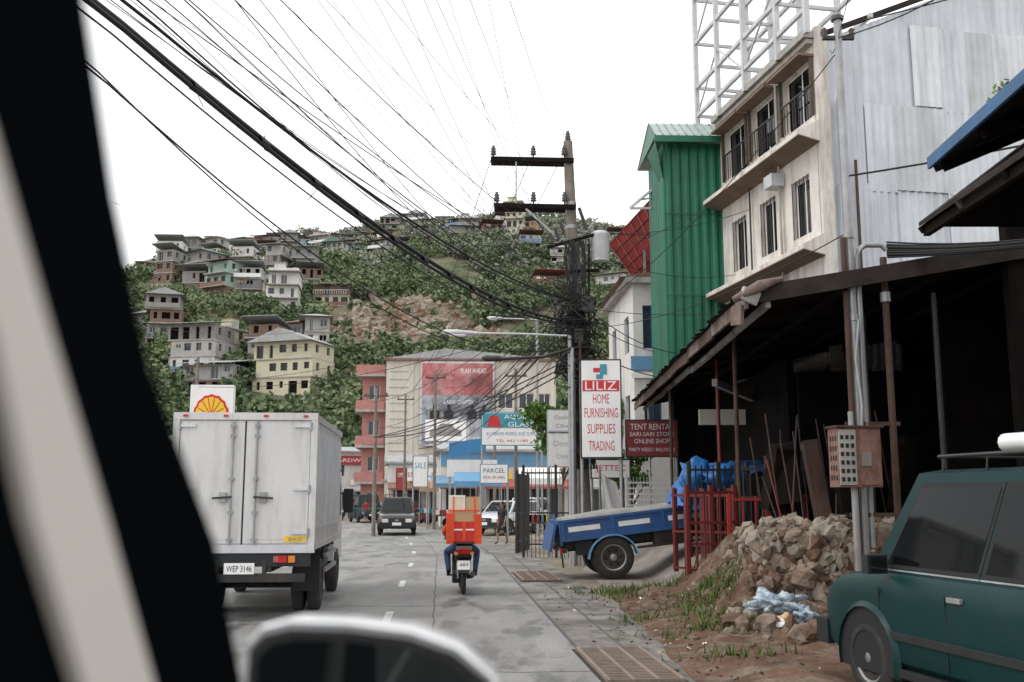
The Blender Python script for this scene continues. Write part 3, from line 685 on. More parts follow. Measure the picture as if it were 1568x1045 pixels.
def sign(w,h,zb,face,lines,frame='blackmet',posts=((-.5,),(.5,))):
    b=MB(); b.bx(-w/2-.04,w/2+.04,0,.12,zb-.04,zb+h+.04,frame); b.bx(-w/2,w/2,-.012,0-.001,zb,zb+h,face)
    for (t,cy,tw,th,c) in lines: b.text(t,(0,-.016,zb+h*cy),w*tw,h*th,c)
    for p in posts:
        b.tube([(p[0]*w,.18,0),(p[0]*w,.18,zb+h)],.05,'steel')
    return b
s=sign(1.05,2.62,2.9,'signwhite',[('HOME',.60,.42,.10,'signred'),('FURNISHING',.455,.86,.10,'signred'),('SUPPLIES',.29,.72,.10,'signred'),('TRADING',.115,.66,.10,'signred')])
s.bx(-.5,.5,-.02,-.0125,4.68,4.98,'signred'); s.text('LILIZ',(0,-.024,4.83),.85,.24,'signwhite')
s.bx(-.2,.0,-.02,-.0125,5.2,5.32,'signred'); s.bx(-.02,.17,-.027,-.0205,5.14,5.42,'teal'); s.bx(-.12,.06,-.03,-.0275,5.02,5.14,'teal')
s.build('shop_sign',(2.42,27,0),-3)
s=sign(3.0,1.6,4.4,'signwhite',[],frame='teal')
s.bx(-1.48,1.48,-.03,-.013,5.25,5.98,'teal'); s.text('AQUILA',(.35,-.034,5.78),1.5,.26,'signwhite'); s.text('GLASS',(.45,-.034,5.42),1.3,.24,'signwhite'); s.text('ALUMINUM WORKS AND SUPPLY',(0,-.016,4.95),2.6,.18,'brightblue'); s.text('TEL 442 1180',(0,-.016,4.6),1.6,.14,'signred')
s.prism([(-1.25,5.3),(-.55,5.3),(-.7,5.85),(-1.1,5.85)],1,-.045,-.035,'signred'); s.build('glass_shop_sign',(0,50,0),2)
s=sign(1.5,1.05,3.05,'maroon',[('TENT RENTAL',.83,.85,.17,'signwhite'),('SARI-SARI STORE',.62,.88,.12,'signwhite'),('ONLINE SHOP',.42,.7,.13,'signwhite'),('PARTY NEEDS / BALLOONS',.18,.9,.1,'signwhite')]); s.build('store_sign',(4.2,30,.0),-2)
s=sign(.93,.62,3.9,'white',[('Optical',.65,.6,.26,'greywall'),('Clinic',.25,.5,.2,'greywall')],frame='greysteel'); 
s.bx(-.5,.5,0,.1,2.75,3.82,'greysteel'); s.bx(-.465,.465,-.012,-.001,2.79,3.78,'white'); s.text('Dental',(0,-.016,3.5),.6,.18,'greywall2'); s.text('Clinic',(0,-.016,3.1),.45,.14,'greywall2'); s.build('clinic_sign',(1.62,31.5,0),0)
s=sign(1.2,.8,2.45,'signwhite',[('PARCEL',.68,.8,.25,'blue'),('PICK UP HERE',.3,.8,.16,'redroof')],frame='bluewall'); s.build('white_shop_sign',(-.8,45,0),0)
s=sign(1.1,.5,2.4,'signwhite',[('JETTEC',.5,.8,.45,'signred')]); s.build('small_banner',(2.9,29.5,0),0)
s=sign(.7,1.5,2.3,'redroof',[('OPEN',.7,.8,.2,'signwhite')]); s.build('small_banner',(-7.8,71,0),10)
s=sign(.8,1.7,2.4,'signwhite',[('SALE',.7,.8,.2,'brightblue')]); s.build('small_banner',(-5.2,57,0),6)
s=MB(); s.tube([(0,.2,0),(0,.2,5)],.12,'steel'); s.bx(-.85,.85,0,.4,4.85,6.3,'signwhite')
pts=[(0,5.0)]+[(.72*math.cos(a)*(1 if i%2 else .94),5.03+.9*math.sin(a)*(1 if i%2 else .95)) for i,a in enumerate(np.linspace(.12,math.pi-.12,15))]
s.prism(pts,1,-.03,-.003,'signred'); pts2=[(p[0]*.88,5.0+(p[1]-5.0)*.88) for p in pts]; s.prism(pts2,1,-.05,-.033,'yellow')
for a in np.linspace(.45,math.pi-.45,6): s.beam((0,-.053,5.05),(.55*math.cos(a),-.053,5.05+.72*math.sin(a)),.02,.03,'signred')
s.build('petrol_station_sign',(-12.1,40,0),4)

def fence(name,loc,rz,L,H,m,step=.12,rails=(.15,.5,.95),z0=0,th=.02):
    b=MB()
    n=int(L/step)
    for k in range(n+1): b.bx(k*L/n-th/2,k*L/n+th/2,-th/2,th/2,z0,z0+H*(1 if k%8 else 1.05),m)
    for r_ in rails: b.bx(-th,L+th,-th*.5-.012,-th*.5-.001,z0+H*r_-.025,z0+H*r_+.025,m)
    for xx in (0,L/2,L): b.bx(xx-.04,xx+.04,.012,.09,z0,z0+H*1.04,m)
    b.build(name,loc,rz)
fence('steel_fence',(.35,31,0),-4,2.0,2.7,'blackmet')
fence('steel_fence',(.2,33.5,0),80,2.4,2.6,'blackmet')
fence('mesh_fence',(3.3,29,.3),0,2.6,1.6,'white',.1,tuple(i/10 for i in range(1,10)),.5,.012)
fence('red_steel_gate',(3.35,19.2,.4),15,1.0,1.6,'darkred',.16,(.05,.35,.6,.95),0,.03)
fence('red_steel_gate',(3.3,20.6,.35),-35,1.2,1.6,'darkred',.2,(.05,.5,.95),0,.035)
fence('red_steel_gate',(4.1,19.0,.75),5,1.5,1.1,'red',.22,(.05,.45,.95),0,.03)
fence('red_steel_gate',(3.9,22.6,.5),-60,1.6,1.5,'darkred',.15,(.05,.5,.95),0,.03)
fence('black_steel_gate',(3.75,21.2,.6),8,1.3,1.9,'blackmet',.13,(.05,.35,.65,.95),0,.03)
fence('black_steel_gate',(4.6,20.6,.6),-12,1.5,1.9,'blackmet',.13,(.05,.35,.65,.95),0,.03)

# ------------------------------------------------------------------ right: canopy shop
e=empty('metal_workshop',(0,0,0))
b=MB()
NE=V((3.6,14.9,4.95));FE=V((4.1,33,4.95)); rise=.17
def roofpt(t,s_): p=NE.lerp(FE,t); return V((p.x+s_,p.y,p.z+s_*rise))
n=150; vs=[]
for i in range(n+1):
    t=i/n; zz=[0,.035,.035,0][i%4]
    jag=random.uniform(-.06,.06)+(.12*noise.noise(V((i*.13,0,0))))
    for s_ in (-.15+jag,2.5,5,8): p=roofpt(t,s_); vs.append(p+V((0,0,zz)))
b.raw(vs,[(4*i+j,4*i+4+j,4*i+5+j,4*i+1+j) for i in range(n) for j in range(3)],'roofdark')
for i in range(12):
    a=roofpt(i/12,-.02)-V((0,0,.14+random.uniform(-.03,.03)));c=roofpt((i+1)/12,-.02)-V((0,0,.14+random.uniform(-.03,.03)))
    b.beam(a,c,.05,.22,random.choice(['rust','fasciam','fasciam']))
for i in range(7):
    a=roofpt(i/7,.3)-V((0,0,.27+random.uniform(-.03,.03)));c=roofpt((i+1)/7+.01,.3)-V((0,0,.27+random.uniform(-.03,.03))); b.beam(a,c,.08,.1,random.choice(['concrete','fasciam']))
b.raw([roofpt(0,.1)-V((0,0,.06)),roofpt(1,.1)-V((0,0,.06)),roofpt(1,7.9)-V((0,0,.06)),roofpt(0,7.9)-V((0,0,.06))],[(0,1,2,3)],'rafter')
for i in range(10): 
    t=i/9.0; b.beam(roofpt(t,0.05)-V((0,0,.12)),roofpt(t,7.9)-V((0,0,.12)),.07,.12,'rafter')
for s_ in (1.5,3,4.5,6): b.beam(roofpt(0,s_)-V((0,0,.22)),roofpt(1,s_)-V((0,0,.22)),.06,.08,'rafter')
b.beam(roofpt(0,0)+V((0,-.06,-.09)),roofpt(0,8)+V((0,-.06,-.09)),.04,.26,'roofdark')
b.tube([roofpt(0,-.25)+V((0,-.1,-.12)),roofpt(0,.15)+V((0,-.16,.02)),roofpt(0,.5)+V((0,-.1,.08))],[.05,.09,.04],'fasciam',8); b.box(tuple(roofpt(.0,.0)+V((0,-.1,-.1))),(.28,.1,.2),'concrete',(10,20,15)); b.box(tuple(roofpt(.02,-.1)+V((0,0,-.3))),(.05,.5,.3),'fasciam',(8,0,5))
b.build('roof',parent=e)
b=MB()
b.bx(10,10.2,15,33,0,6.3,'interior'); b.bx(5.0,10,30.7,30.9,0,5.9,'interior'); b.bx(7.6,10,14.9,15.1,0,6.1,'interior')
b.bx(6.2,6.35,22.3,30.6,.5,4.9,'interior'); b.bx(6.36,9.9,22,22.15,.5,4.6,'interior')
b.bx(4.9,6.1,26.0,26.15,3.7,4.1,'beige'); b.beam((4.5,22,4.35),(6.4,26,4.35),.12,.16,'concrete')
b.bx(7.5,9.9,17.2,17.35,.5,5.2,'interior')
for (x,y,zb,m_) in ((4.4,19.5,.5,'rust'),(4.75,22.9,.6,'darkred'),(4.3,27,.4,'rust'),(4.4,32,.3,'steel'),(6.1,17.0,1,'blackmet'),(6.6,15.3,1,'blackmet')): b.tube([(x,y,zb-.4),(x,y,5.0)],.045,m_)
b.build('walls_and_posts',parent=e)
b=MB()
for k in range(34):
    x=random.uniform(5.0,7.3);y=random.uniform(17,22); z=lot(x,y); a=random.uniform(-20,20)
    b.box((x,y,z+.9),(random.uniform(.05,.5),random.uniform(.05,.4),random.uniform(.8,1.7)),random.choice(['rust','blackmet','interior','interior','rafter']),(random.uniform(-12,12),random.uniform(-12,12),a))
for k in range(26):
    x=random.uniform(4.6,6.8);y=random.uniform(16.8,20); b.tube([(x,y,1.1),(x+random.uniform(-.3,.3),y+.4,random.uniform(2.2,3.4))],.016,random.choice(['rust','rust','darkred','blackmet']),6)
b.build('stored_steel_stock',parent=e)

# ------------------------------------------------------------------ right: concrete building w/ zinc wall
e=empty('concrete_building',(8.0,25,0),11)
b=MB(); Lf=6.2
ops=[]
for z,hh in((8.75,1.6),(5.6,1.6)):
    for yc in (1.0,3.0,5.0): ops.append((yc-.5,yc+.5,z,z+hh))
for yc in (.9,3.0,5.0): ops.append((yc-.85,yc+.85,11.8,13.4))
b.facade((0,0,0),(0,1,0),(-1,0,0),Lf,3,13.9,ops,'cream',glass='glass',frame='white',depth=.18)
for z in (8.1,11.15):
    b.prism([(-.6,z),(-.6,z+.13),(0,z+.45),(0,z-.12)],1,-.15,Lf+.2,'cream')
    b.prism([(-.605,z-.02),(-.605,z+.01),(-.002,z-.13),(-.002,z-.16)],1,-.16,Lf+.21,'brownwall')
b.bx(-.3,.0,-.1,Lf+.1,13.9,14.1,'concrete')
for yc in (.9,3.0,5.0):
    b.bx(-.45,-.0,yc-.95,yc+.95,13.4,13.47,'brownwall'); b.bx(-.12,-.03,yc-.92,yc-.86,11.8,13.4,'wood'); b.bx(-.12,-.03,yc+.86,yc+.92,11.8,13.4,'wood')
    for k in range(11): b.bx(-.1,-.08,yc-.83+k*.165,yc-.81+k*.165,11.8,12.6,'blackmet')
    b.bx(-.11,-.07,yc-.84,yc+.84,12.6,12.64,'blackmet')
b.bx(.01,9,Lf-.1,Lf+.1,3,13.8,'cream'); b.bx(-.2,9,-.05,Lf,13.75,13.88,'concrete')
for zz in (5.95,9.1): 
    for yc in(1,3,5):
        for k in range(5): b.bx(-.035,-.02,yc-.45+k*.22,yc-.43+k*.22,zz-.35,zz+1.25,'blackmet')
b.tube([(-.12,2.0,5),(-.12,2.0,13.8)],.04,'concrete',6); b.tube([(-.1,4.0,5),(-.1,4.0,11)],.03,'blackmet',6)
b.box((-.22,2.1,10.6),(.4,.5,.35),'greysteel')
b.build('street_facade',parent=e)
b=MB()
b.corr((10,-.08),(.35,-.08),3,18.2,.03,.24,'galv',z1b=13.9)
zr=[5.2,7.5,9.9,12.2,14.5,16.6]
for ri_ in range(len(zr)-1):
    x=.35+random.uniform(0,.2)
    while x<9.6:
        x2=min(10,x+random.choice([.85,.85,1.6]))
        ztop=14.0+(x-.35)*.43
        if zr[ri_+1]<ztop and random.random()<.85:
            yo=-.125-.012*random.random()
            b.corr((x2,yo),(x,yo),zr[ri_]-.08+random.uniform(-.1,.1),zr[ri_+1]+random.uniform(-.05,.05),.028,.22,random.choice(['galv','galv','galv2','galv2','galv3']))
        x=x2-.04
b.bx(.0,.35,-.15,-.02,3,14.2,'cream')
b.tube([(.55,-.3,4),(.55,-.3,12.2)],.09,'steel'); b.tube([(.9,-.3,6),(.9,-.3,10.5)],.04,'rust')
b.beam((.2,-.1,14.0),(10,-.1,18.3),.15,.12,'roofdark')
b.build('zinc_side_wall',parent=e)
b=MB()
cols=[(-.3,7.4),(-.3,5.6),(-.3,3.6),(-.3,1.4),(-.3,-.3),(1.6,7.4),(1.6,5.6),(1.6,3.6),(1.6,1.4)]
for x,y_ in cols: b.bx(x-.07,x+.07,y_-.07,y_+.07,13.9,20.5,'greysteel')
for z in (14.6,15.6,17.2,18.8,20.4):
    for x in (-.3,1.6): b.beam((x,-.3,z),(x,7.4,z),.1,.12,'greysteel')
    for y_ in (7.4,5.6,3.6,1.4): b.beam((-.3,y_,z),(1.6,y_,z),.08,.1,'greysteel')
for z in (14.6,17.2): 
    b.beam((-.3,7.4,z),(-.3,5.6,z+1.6),.05,.05,'greysteel'); b.beam((-.3,3.6,z),(-.3,5.6,z+1.6),.05,.05,'greysteel'); b.beam((-.3,3.6,z),(-.3,1.4,z+1.6),.05,.05,'greysteel')
b.build('rooftop_steel_frame',parent=e)

e=empty('green_sheet_tower',(4.95,31.3,0),2)
b=MB(); Hh=13.3
b.corr((2.35,0),(0,0),5.2,Hh,.045,.3,'green'); b.corr((0,0),(0,2.6),5.2,Hh,.045,.3,'green'); b.corr((2.35,0),(2.35,2.6),5.2,Hh,.045,.3,'green'); b.corr((0,2.6),(2.35,2.6),5.2,Hh,.04,.3,'green')
for z in (8.2,10.9): b.bx(-.06,2.4,-.075,-.06,z,z+.02,'green')
b.build('sheet_walls',parent=e)
b=MB(); 
b.raw([(-.35,-.5,Hh+.1),(2.75,-.5,Hh+.1),(2.75,.7,Hh+.95),(-.35,.7,Hh+.95),(2.75,3.1,Hh+.1),(-.35,3.1,Hh+.1)],[(0,1,2,3),(3,2,4,5)],'paleroof')
b.raw([(-.33,-.45,Hh+.08),(-.33,.7,Hh+.9),(-.33,3.0,Hh+.08)],[(0,1,2)],'green'); b.raw([(2.7,-.45,Hh+.08),(2.7,.7,Hh+.9),(2.7,3.0,Hh+.08)],[(0,1,2)],'green')
for k in range(13): b.beam((-.33+k*.255,-.51,Hh+.12),(-.33+k*.255,.69,Hh+.97),.03,.03,'roofgrey')
b.bx(-.36,2.76,-.52,-.48,Hh-.12,Hh+.09,'green')
b.raw([(-.34,-.47,Hh-.1),(-.34,1.0,Hh-.1),(-.02,.6,Hh-1.2),(-.02,.0,Hh-1.2)],[(0,1,2,3)],'green')
b.build('tower_roof',parent=e)
b=MB(); P=[V((3.67,36.5,11.2)),V((4.75,37,9.85)),V((6.1,35,10.6)),V((5.25,34.2,12.6))]
b.raw(P+[p+V((0,.1,.08)) for p in P],[(0,1,2,3),(4,5,6,7),(0,1,5,4),(1,2,6,5),(2,3,7,6),(3,0,4,7)],'redroof')
for k in range(0,8):
    t=k/7; a=P[0].lerp(P[3],t);c=P[1].lerp(P[2],t); o=V((-.02,-.06,0)); b.beam(a+o,c+o,.035,.03,'pink')
for k in range(0,6):
    t=k/5; a=P[0].lerp(P[1],t);c=P[3].lerp(P[2],t); o=V((-.02,-.08,0)); b.beam(a+o,c+o,.035,.03,'darkred')
b.beam((4.9,36,9.6),(4.9,35.8,11.2),.08,.08,'steel'); b.beam((5.6,35.2,9.6),(5.6,35.1,11.2),.08,.08,'steel')
b.build('tilted_red_roof_sheet')
b=MB(); b.facade((0,0,0),(1,0,0),(0,-1,0),2.6,0,9.6,[(.35,1.0,7.2,8.8),(1.3,1.95,7.2,8.8),(.35,1.0,4.2,5.6),(1.3,1.95,4.2,5.6)],'whitewall',depth=.15,frame='blue',glass='winglass')
b.facade((0,0,0),(0,1,0),(-1,0,0),6,0,9.6,bwin(6,2,1,1.2,2.6,3,3,2),'whitewall',depth=.15,frame='blue')
b.bx(-.3,2.8,-.3,6.2,9.6,9.8,'concrete'); b.bx(-.12,2.6,-.1,-.003,6.4,6.9,'bluewall'); b.bx(-.12,2.6,-.1,-.003,6.1,6.3,'signwhite')
b.prism([(-.5,9.8),(2.9,9.8),(2.9,10.5)],1,-.3,6,'roofrust')
b.build('white_blue_building',(4.45,36,0),3)
b=MB(); b.beam((4.1,33.5,11.75),(5.0,33.4,12.5),.08,.08,'greysteel'); b.beam((4.1,33.5,11.75),(5.4,33.5,11.75),.07,.07,'greysteel'); b.beam((4.4,33.5,12.05),(5.4,33.5,12.2),.05,.05,'greysteel'); b.beam((5,33.4,11.4),(5,33.4,12.6),.08,.08,'greysteel'); b.build('steel_roof_bracket')

e=empty('roadside_house',(0,0,0))
b=MB()
A=V((5.5,12.2,6.1));Bq=V((5.1,4.0,6.1))
def slab(P0,P1,x0,x1,sl,th,m):
    q=lambda p,s_:V((p.x+s_,p.y,p.z+s_*sl)); t=V((0,0,th))
    vs=[q(P0,x0),q(P1,x0),q(P1,x1),q(P0,x1)]; vs+= [p+t for p in vs]
    b.raw(vs,[(0,1,2,3),(4,5,6,7),(0,1,5,4),(1,2,6,5),(2,3,7,6),(3,0,4,7)],m)
def rp(p,s_): return V((p.x+s_,p.y,p.z+s_*.42))
slab(A,Bq,-.1,4,.42,.08,'roofdark')
b.beam(A+V((-.14,.1,-.02)),Bq+V((-.14,0,-.02)),.04,.15,'fasciablue')
for k in range(8): 
    p=A.lerp(Bq,k/7); b.beam(rp(p,0)-V((0,0,.09)),rp(p,3.8)-V((0,0,.09)),.08,.14,'rafter')
b.beam(rp(A,-.1)+V((0,.06,-.02)),rp(A,4)+V((0,.06,-.02)),.04,.18,'roofdark')
C0=V((5.35,12.7,5.35));D0=V((5.3,7.0,5.35))
slab(C0,D0,0,2.2,.75,.06,'roofdark')
for k in range(6):
    p=C0.lerp(D0,k/5); b.beam(p+V((.02,0,-.05)),p+V((2.1,0,1.5)),.06,.09,'wood' if k==1 else 'rafter')
b.beam(C0+V((.1,.02,-.06)),D0+V((.1,0,-.06)),.08,.12,'rafter')
b.raw([C0+V((.05,0,0)),C0+V((2.2,0,0)),C0+V((2.2,0,1.6))],[(0,1,2)],'interior')
b.build('eaves',parent=e)
b=MB(); b.facade((7.9,4,0),(0,1,0),(-1,0,0),8.2,0,6.8,[(1,2.2,1,2.3),(4,5.2,1,2.3),(1,2.2,4,5.3)],'brownwall'); b.bx(7.92,11,12.0,12.2,0,6.9,'brownwall')
b.tube([(7.3,12.6,0),(7.3,12.6,6.6)],.07,'blackmet')
b.build('walls',parent=e)

# ------------------------------------------------------------------ poles on the right
b=MB(); b.tube([(0,0,-.3),(0,0,8.2)],.062,'steel',12); b.tube([(0,0,4.6),(0,0,4.75)],.08,'steel',12); b.tube([(0,0,3.3),(0,0,3.4)],.08,'steel',12)
b.tube([(-.11,-.05,-.2),(-.11,-.05,3.4),(-.11,-.05,4.6)],.045,'rust'); b.tube([(.12,.02,-.1),(.12,.02,4.3),(.15,.02,4.42),(.25,.02,4.5),(.5,.02,4.5),(.58,.02,4.42)],.045,'steel')
b.tube([(.52,.02,-.5),(.52,.02,4.3)],.055,'rust'); b.tube([(.52,.02,3.6),(.52,.02,3.75)],.08,'steel')
for z in (.35,1.7): b.bx(-.2,.62,-.02,.02,z,z+.06,'rust')
b.tube([(-.02,-.09,1.2),(.02,-.12,2.0),(-.03,-.1,2.7),(.05,-.1,3.3)],.025,'steel')
b.lathe((0,0,8.2),(0,0,1),[(0,.1),(.06,.1),(.1,.03)],'insul'); b.beam((-.25,0,7.9),(.25,0,7.9),.06,.06,'blackmet')
for xx in (-.22,.22): b.lathe((xx,0,7.93),(0,0,1),[(0,.03),(.03,.06),(.07,.03),(.1,.055),(.14,.02)],'insul')
b.build('service_pole',(5.22,15.0,1.2),0)
b=MB(); b.tube([(0,0,-1.3),(0,0,.02)],.06,'steel',10); b.tube([(.52,.02,-1.3),(.52,.02,-.4)],.055,'rust',10); b.build('service_pole_foot',(5.22,15.0,1.2),0)
b=MB(); b.bx(-.33,.33,-.12,.18,0,.85,'boxrust'); 
b.bx(-.32,-.06,-.14,-.121,.03,.82,'concrete'); b.bx(.0,.31,-.145,-.121,.03,.82,'boxrust'); b.bx(.02,.16,-.155,-.146,.3,.5,'steel')
for i in range(3):
    for j in range(6): b.bx(-.30+i*.08,-.25+i*.08,-.146,-.1405,.08+j*.12,.14+j*.12,'black')
for i in range(3):
    for j in range(5): b.bx(-.336,-.331,-.08+i*.08,-.04+i*.08,.1+j*.14,.17+j*.14,'black')
b.tube([(0,.1,.85),(0,.1,1.1)],.04,'steel'); b.bx(-.36,.36,-.17,.2,.85,.88,'rust')
b.tube([(0,.1,-1.9),(0,.1,0)],.05,'steel')
b.build('electric_meter_box',(4.98,14.5,1.98),8,bevel=.008)

# ------------------------------------------------------------------ main power pole
e=empty('utility_pole',(0,0,0))
b=MB(); T=V((1.64,28,12.15)); Bp=V((2.03,28,0))
pp=lambda z: Bp.lerp(T,z/12.15)
b.tube([pp(0),pp(3),pp(6),pp(9),pp(12.15)],[.22,.21,.19,.17,.13],'polec',10)
for z in (4,5.5,7.9,9.5,10.2): b.tube([pp(z),pp(z+.1)],.21-.004*z,'steel',10)
b.build('pole_shaft',parent=e)
b=MB()
def insul(x,y_,z,h=.28): b.tube([(x,y_,z),(x,y_,z+h*.5)],.02,'blackmet',6); b.lathe((x,y_,z+h*.35),(0,0,1),[(0,.05),(.03,.1),(.06,.05),(.1,.095),(.14,.05),(.18,.08),(.24,.04),(.28,.05)],'insul',12)
for z,x0,x1 in ((11.5,-.62,1.8),(10.1,-.52,1.85)):
    b.beam((x0,27.8,z+.05),(x1,27.8,z),.11,.13,'rafter')
    b.beam((x0,28.15,z+.05),(x1,28.15,z),.11,.13,'rafter')
    for x in (x0+.08,.62,1.52): insul(x,27.8,z+.06,.3)
b.beam((.12,27.8,10.15),(.12,27.8,11.5),.04,.05,'steel')
b.beam((1.75,27.85,8.8),(.4,27.8,10.05),.05,.06,'steel'); b.beam((1.75,28.1,9.0),(2.5,28.2,9.9),.05,.05,'steel')
insul(pp(12.15).x,28,12.1,.25)
for (x,z) in ((1.35,9.1),(1.2,8.95),(1.5,9.3),(2.05,9.7),(2.15,9.4)): b.tube([(x,27.75,z),(x-.12,27.7,z+.35)],.05,'insul',8)
b.beam((1.0,27.8,8.9),(2.4,27.85,9.3),.08,.08,'rafter'); b.beam((1.5,27.85,8.2),(2.5,27.85,8.25),.08,.08,'rafter')
b.build('crossarms',parent=e)
b=MB(); b.lathe((2.55,28,8.55),(0,0,1),[(0,.24),(.05,.27),(.75,.27),(.8,.29),(.87,.2)],'greysteel',18); 
for a in (-.12,.12): b.lathe((2.55+a,27.95,9.4),(0,0,1),[(0,.03),(.05,.06),(.1,.03),(.15,.06),(.25,.02)],'insul',8)
b.beam((1.9,28,9.1),(2.3,28,9.1),.06,.1,'steel'); b.build('transformer',parent=e)
b=MB()
b.tube([(1.72,27.7,0),(1.72,27.7,5.7)],.07,'steel',10); b.tube([(1.9,27.5,0),(1.9,27.5,6.2)],.04,'rust',8)
b.tube([(2.2,28,6),(2.22,28,9.2)],.035,'black',6); b.bx(1.95,2.3,27.6,27.75,7.0,7.45,'blackmet'); b.bx(1.75,2.0,27.55,27.7,6.1,6.5,'blackmet'); b.bx(2.05,2.3,27.55,27.7,4.6,5.1,'greywall')
b.build('conduits',parent=e)
def curveobj(name,m,parent=None):
    cu=bpy.data.curves.new(name,'CURVE'); cu.dimensions='3D'; cu.bevel_depth=1; cu.bevel_resolution=1; cu.use_fill_caps=False
    cu.materials.append(m); o=bpy.data.objects.new(name,cu); COL.objects.link(o)
    if parent:o.parent=parent
    return cu
def spl(cu,pts,r):
    s=cu.splines.new('POLY'); s.points.add(len(pts)-1)
    for i,p in enumerate(pts): s.points[i].co=(p[0],p[1],p[2],1); s.points[i].radius=r
def wire(cu,a,b,sag,r,n=24,ext=0):
    a=V(a);b=V(b); pts=[]
    for i in range(n+1):
        t=-ext+(1+ext)*i/n; p=a.lerp(b,t); p.z-=4*sag*t*(1-t) if t>=0 else 0; pts.append(p)
    spl(cu,pts,r)
cab=M['black']
ct=curveobj('cable_tangle',cab,e)
for k in range(70):
    c=pp(random.uniform(5.2,7.8)); pts=[]; R=random.uniform(.15,.75); a0=random.random()*6.28
    for i in range(14):
        a=a0+i*.5; pts.append((c.x+R*math.cos(a)*random.uniform(.7,1.1),c.y-.1+R*.6*math.sin(a),c.z+.5*R*math.sin(a*1.3+k)+random.gauss(0,.07)))
    spl(ct,pts,random.choice([.01,.014,.024]))
for k in range(18):
    pts=[]; x=random.uniform(-.25,.4); 
    for i in range(14): z=2.6+i*.5; p=pp(z); pts.append((p.x+x+random.gauss(0,.06),p.y-.24,z))
    spl(ct,pts,random.choice([.01,.018,.028]))
pl=curveobj('overhead_cables',cab)
wire(pl,(-3.64,8,6.1),(1.65,28,6.8),.62,.036,40,.35)
wire(pl,(-3.6,8,6.04),(1.65,28,6.72),.66,.026,40,.35)
wire(pl,(-3.7,8,6.0),(1.7,28,6.75),.8,.010,40,.35)
wire(pl,(-4.2,9,6.05),(1.6,28,6.1),1.15,.011,36,.3); wire(pl,(-4.3,9,6.2),(1.6,28,6.4),1.5,.009,36,.3)
for k in range(14):
    t=.08+k*.066; p=V((-3.62,8,6.07)).lerp(V((1.65,28,6.76)),t); p.z-=4*.64*t*(1-t)
    spl(pl,[p+V((random.gauss(0,.03),random.gauss(0,.1),.05)),p+V((0,.05,-.06)),p+V((random.gauss(0,.08),.1,-random.uniform(.08,.2)))],.005)
    spl(pl,[p+V((-.02,-.12,-.005)),p+V((.025,.12,.005))],.046)
for dx,dz,sg,r_ in ((0,0,.55,.022),(.06,.1,.7,.012),(.3,.15,.4,.008),(.6,.1,.6,.008)):
    wire(pl,(-4.4+dx,10.5,7.4+dz),(1.7,28,7.4),sg,r_,36,.4)
nearx={170:-5.17,230:-4.67,290:-4.16,360:-3.57,430:-2.98,500:-2.39,590:-1.63,650:-1.13,720:-.54,780:-.03}
def nw(px,end,sag,r_): wire(pl,(nearx[px],12,8.17),end,sag,r_,30,.5)
nw(360,(1.6,28,7.6),.3,.009); nw(430,(1.7,28,8.7),.25,.008); nw(290,(1.6,28,8.0),.35,.009); nw(230,(1.6,28,8.3),.25,.009)
nw(590,(1.52,28,10.45),.15,.0045); nw(500,(.62,28,10.45),.15,.0045); nw(430,(-.44,28,10.5),.15,.0045)
nw(780,(1.52,28,11.8),.1,.0045); nw(720,(.62,28,11.8),.1,.0045); nw(650,(-.54,28,11.85),.1,.0045)
nw(170,(1.55,28,7.9),.5,.008); nw(360,(1.5,28,7.0),.9,.007)
# finer telephone and service drops
for k in range(16):
    nxx=-5.3+k*.33+random.uniform(-.1,.1); wire(pl,(nxx,12,8.17+random.uniform(-.2,.2)),(random.uniform(1.5,1.8),28,random.uniform(6.6,9.2)),random.uniform(.15,.9),random.choice([.0035,.0045,.006]),28,.5)
for k in range(12):
    wire(pl,(1.7,28,random.uniform(6.2,8.4)),(random.uniform(-9,-1),random.uniform(44,66),random.uniform(4.5,8)),random.uniform(.4,1.4),random.choice([.007,.01]),18)
for (x,z,r_) in ((-.54,11.85,.01),(.62,11.8,.01),(1.52,11.8,.01),(-.44,10.5,.01),(.62,10.45,.01),(1.6,7.4,.022),(1.6,7.0,.022),(1.6,6.7,.03),(1.6,6.2,.015),(1.6,8.2,.01)):
    wire(pl,(x,28,z),(-7.5+x*.6,70,z*.8-.2),.9,r_,20)
for (z,ex,ey,ez,sg) in ((7.8,-14,44,7,.8),(7.4,-16,52,10,.8),(8.2,-30,80,16,1.5),(9.1,-25,60,20,1),(6.9,-12,38,6,.6),(7.2,-5,55,5,1.0),(6.8,-9,60,5,1.2)):
    wire(pl,(1.7,28,z),(ex,ey,ez),sg,.010,20)
for (z,sg) in ((5.6,.4),(5.45,.55),(5.75,.3)): wire(pl,(1.7,28,z),(-6.5,47,4.6),sg,.02,20)
for (z,ex,ey,ez,sg,r_) in ((9.4,7.2,29,10.4,.3,.009),(9.0,6.9,30,8.6,.4,.009),(8.5,7.6,27,11.2,.3,.008),(7.4,5.2,31,6.3,.3,.012),(7.2,7.8,26,7.0,.3,.01),(6.9,5.22,15,8.9,.5,.009),(6.6,5.22,15,5.9,.4,.009),(6.2,4.2,26,4.9,.2,.016),(7.0,6,36,7,.3,.012),(9.7,5,34,11,.2,.01)):
    wire(pl,(1.9,28,z),(ex,ey,ez),sg,r_,16)
wire(pl,(5.22,15,9.3),(9,12,9.3),.1,.01,8); wire(pl,(5.22,15,6.8),(9,12.5,6.9),.05,.016,8); wire(pl,(5.2,15,9.1),(6.4,11,8.6),.2,.01,8)
for k in range(7): wire(pl,(5.8,15,5.5+k*.04),(9.5,11.5,5.3+k*.06),.12+.03*k,random.choice([.016,.026]),10)
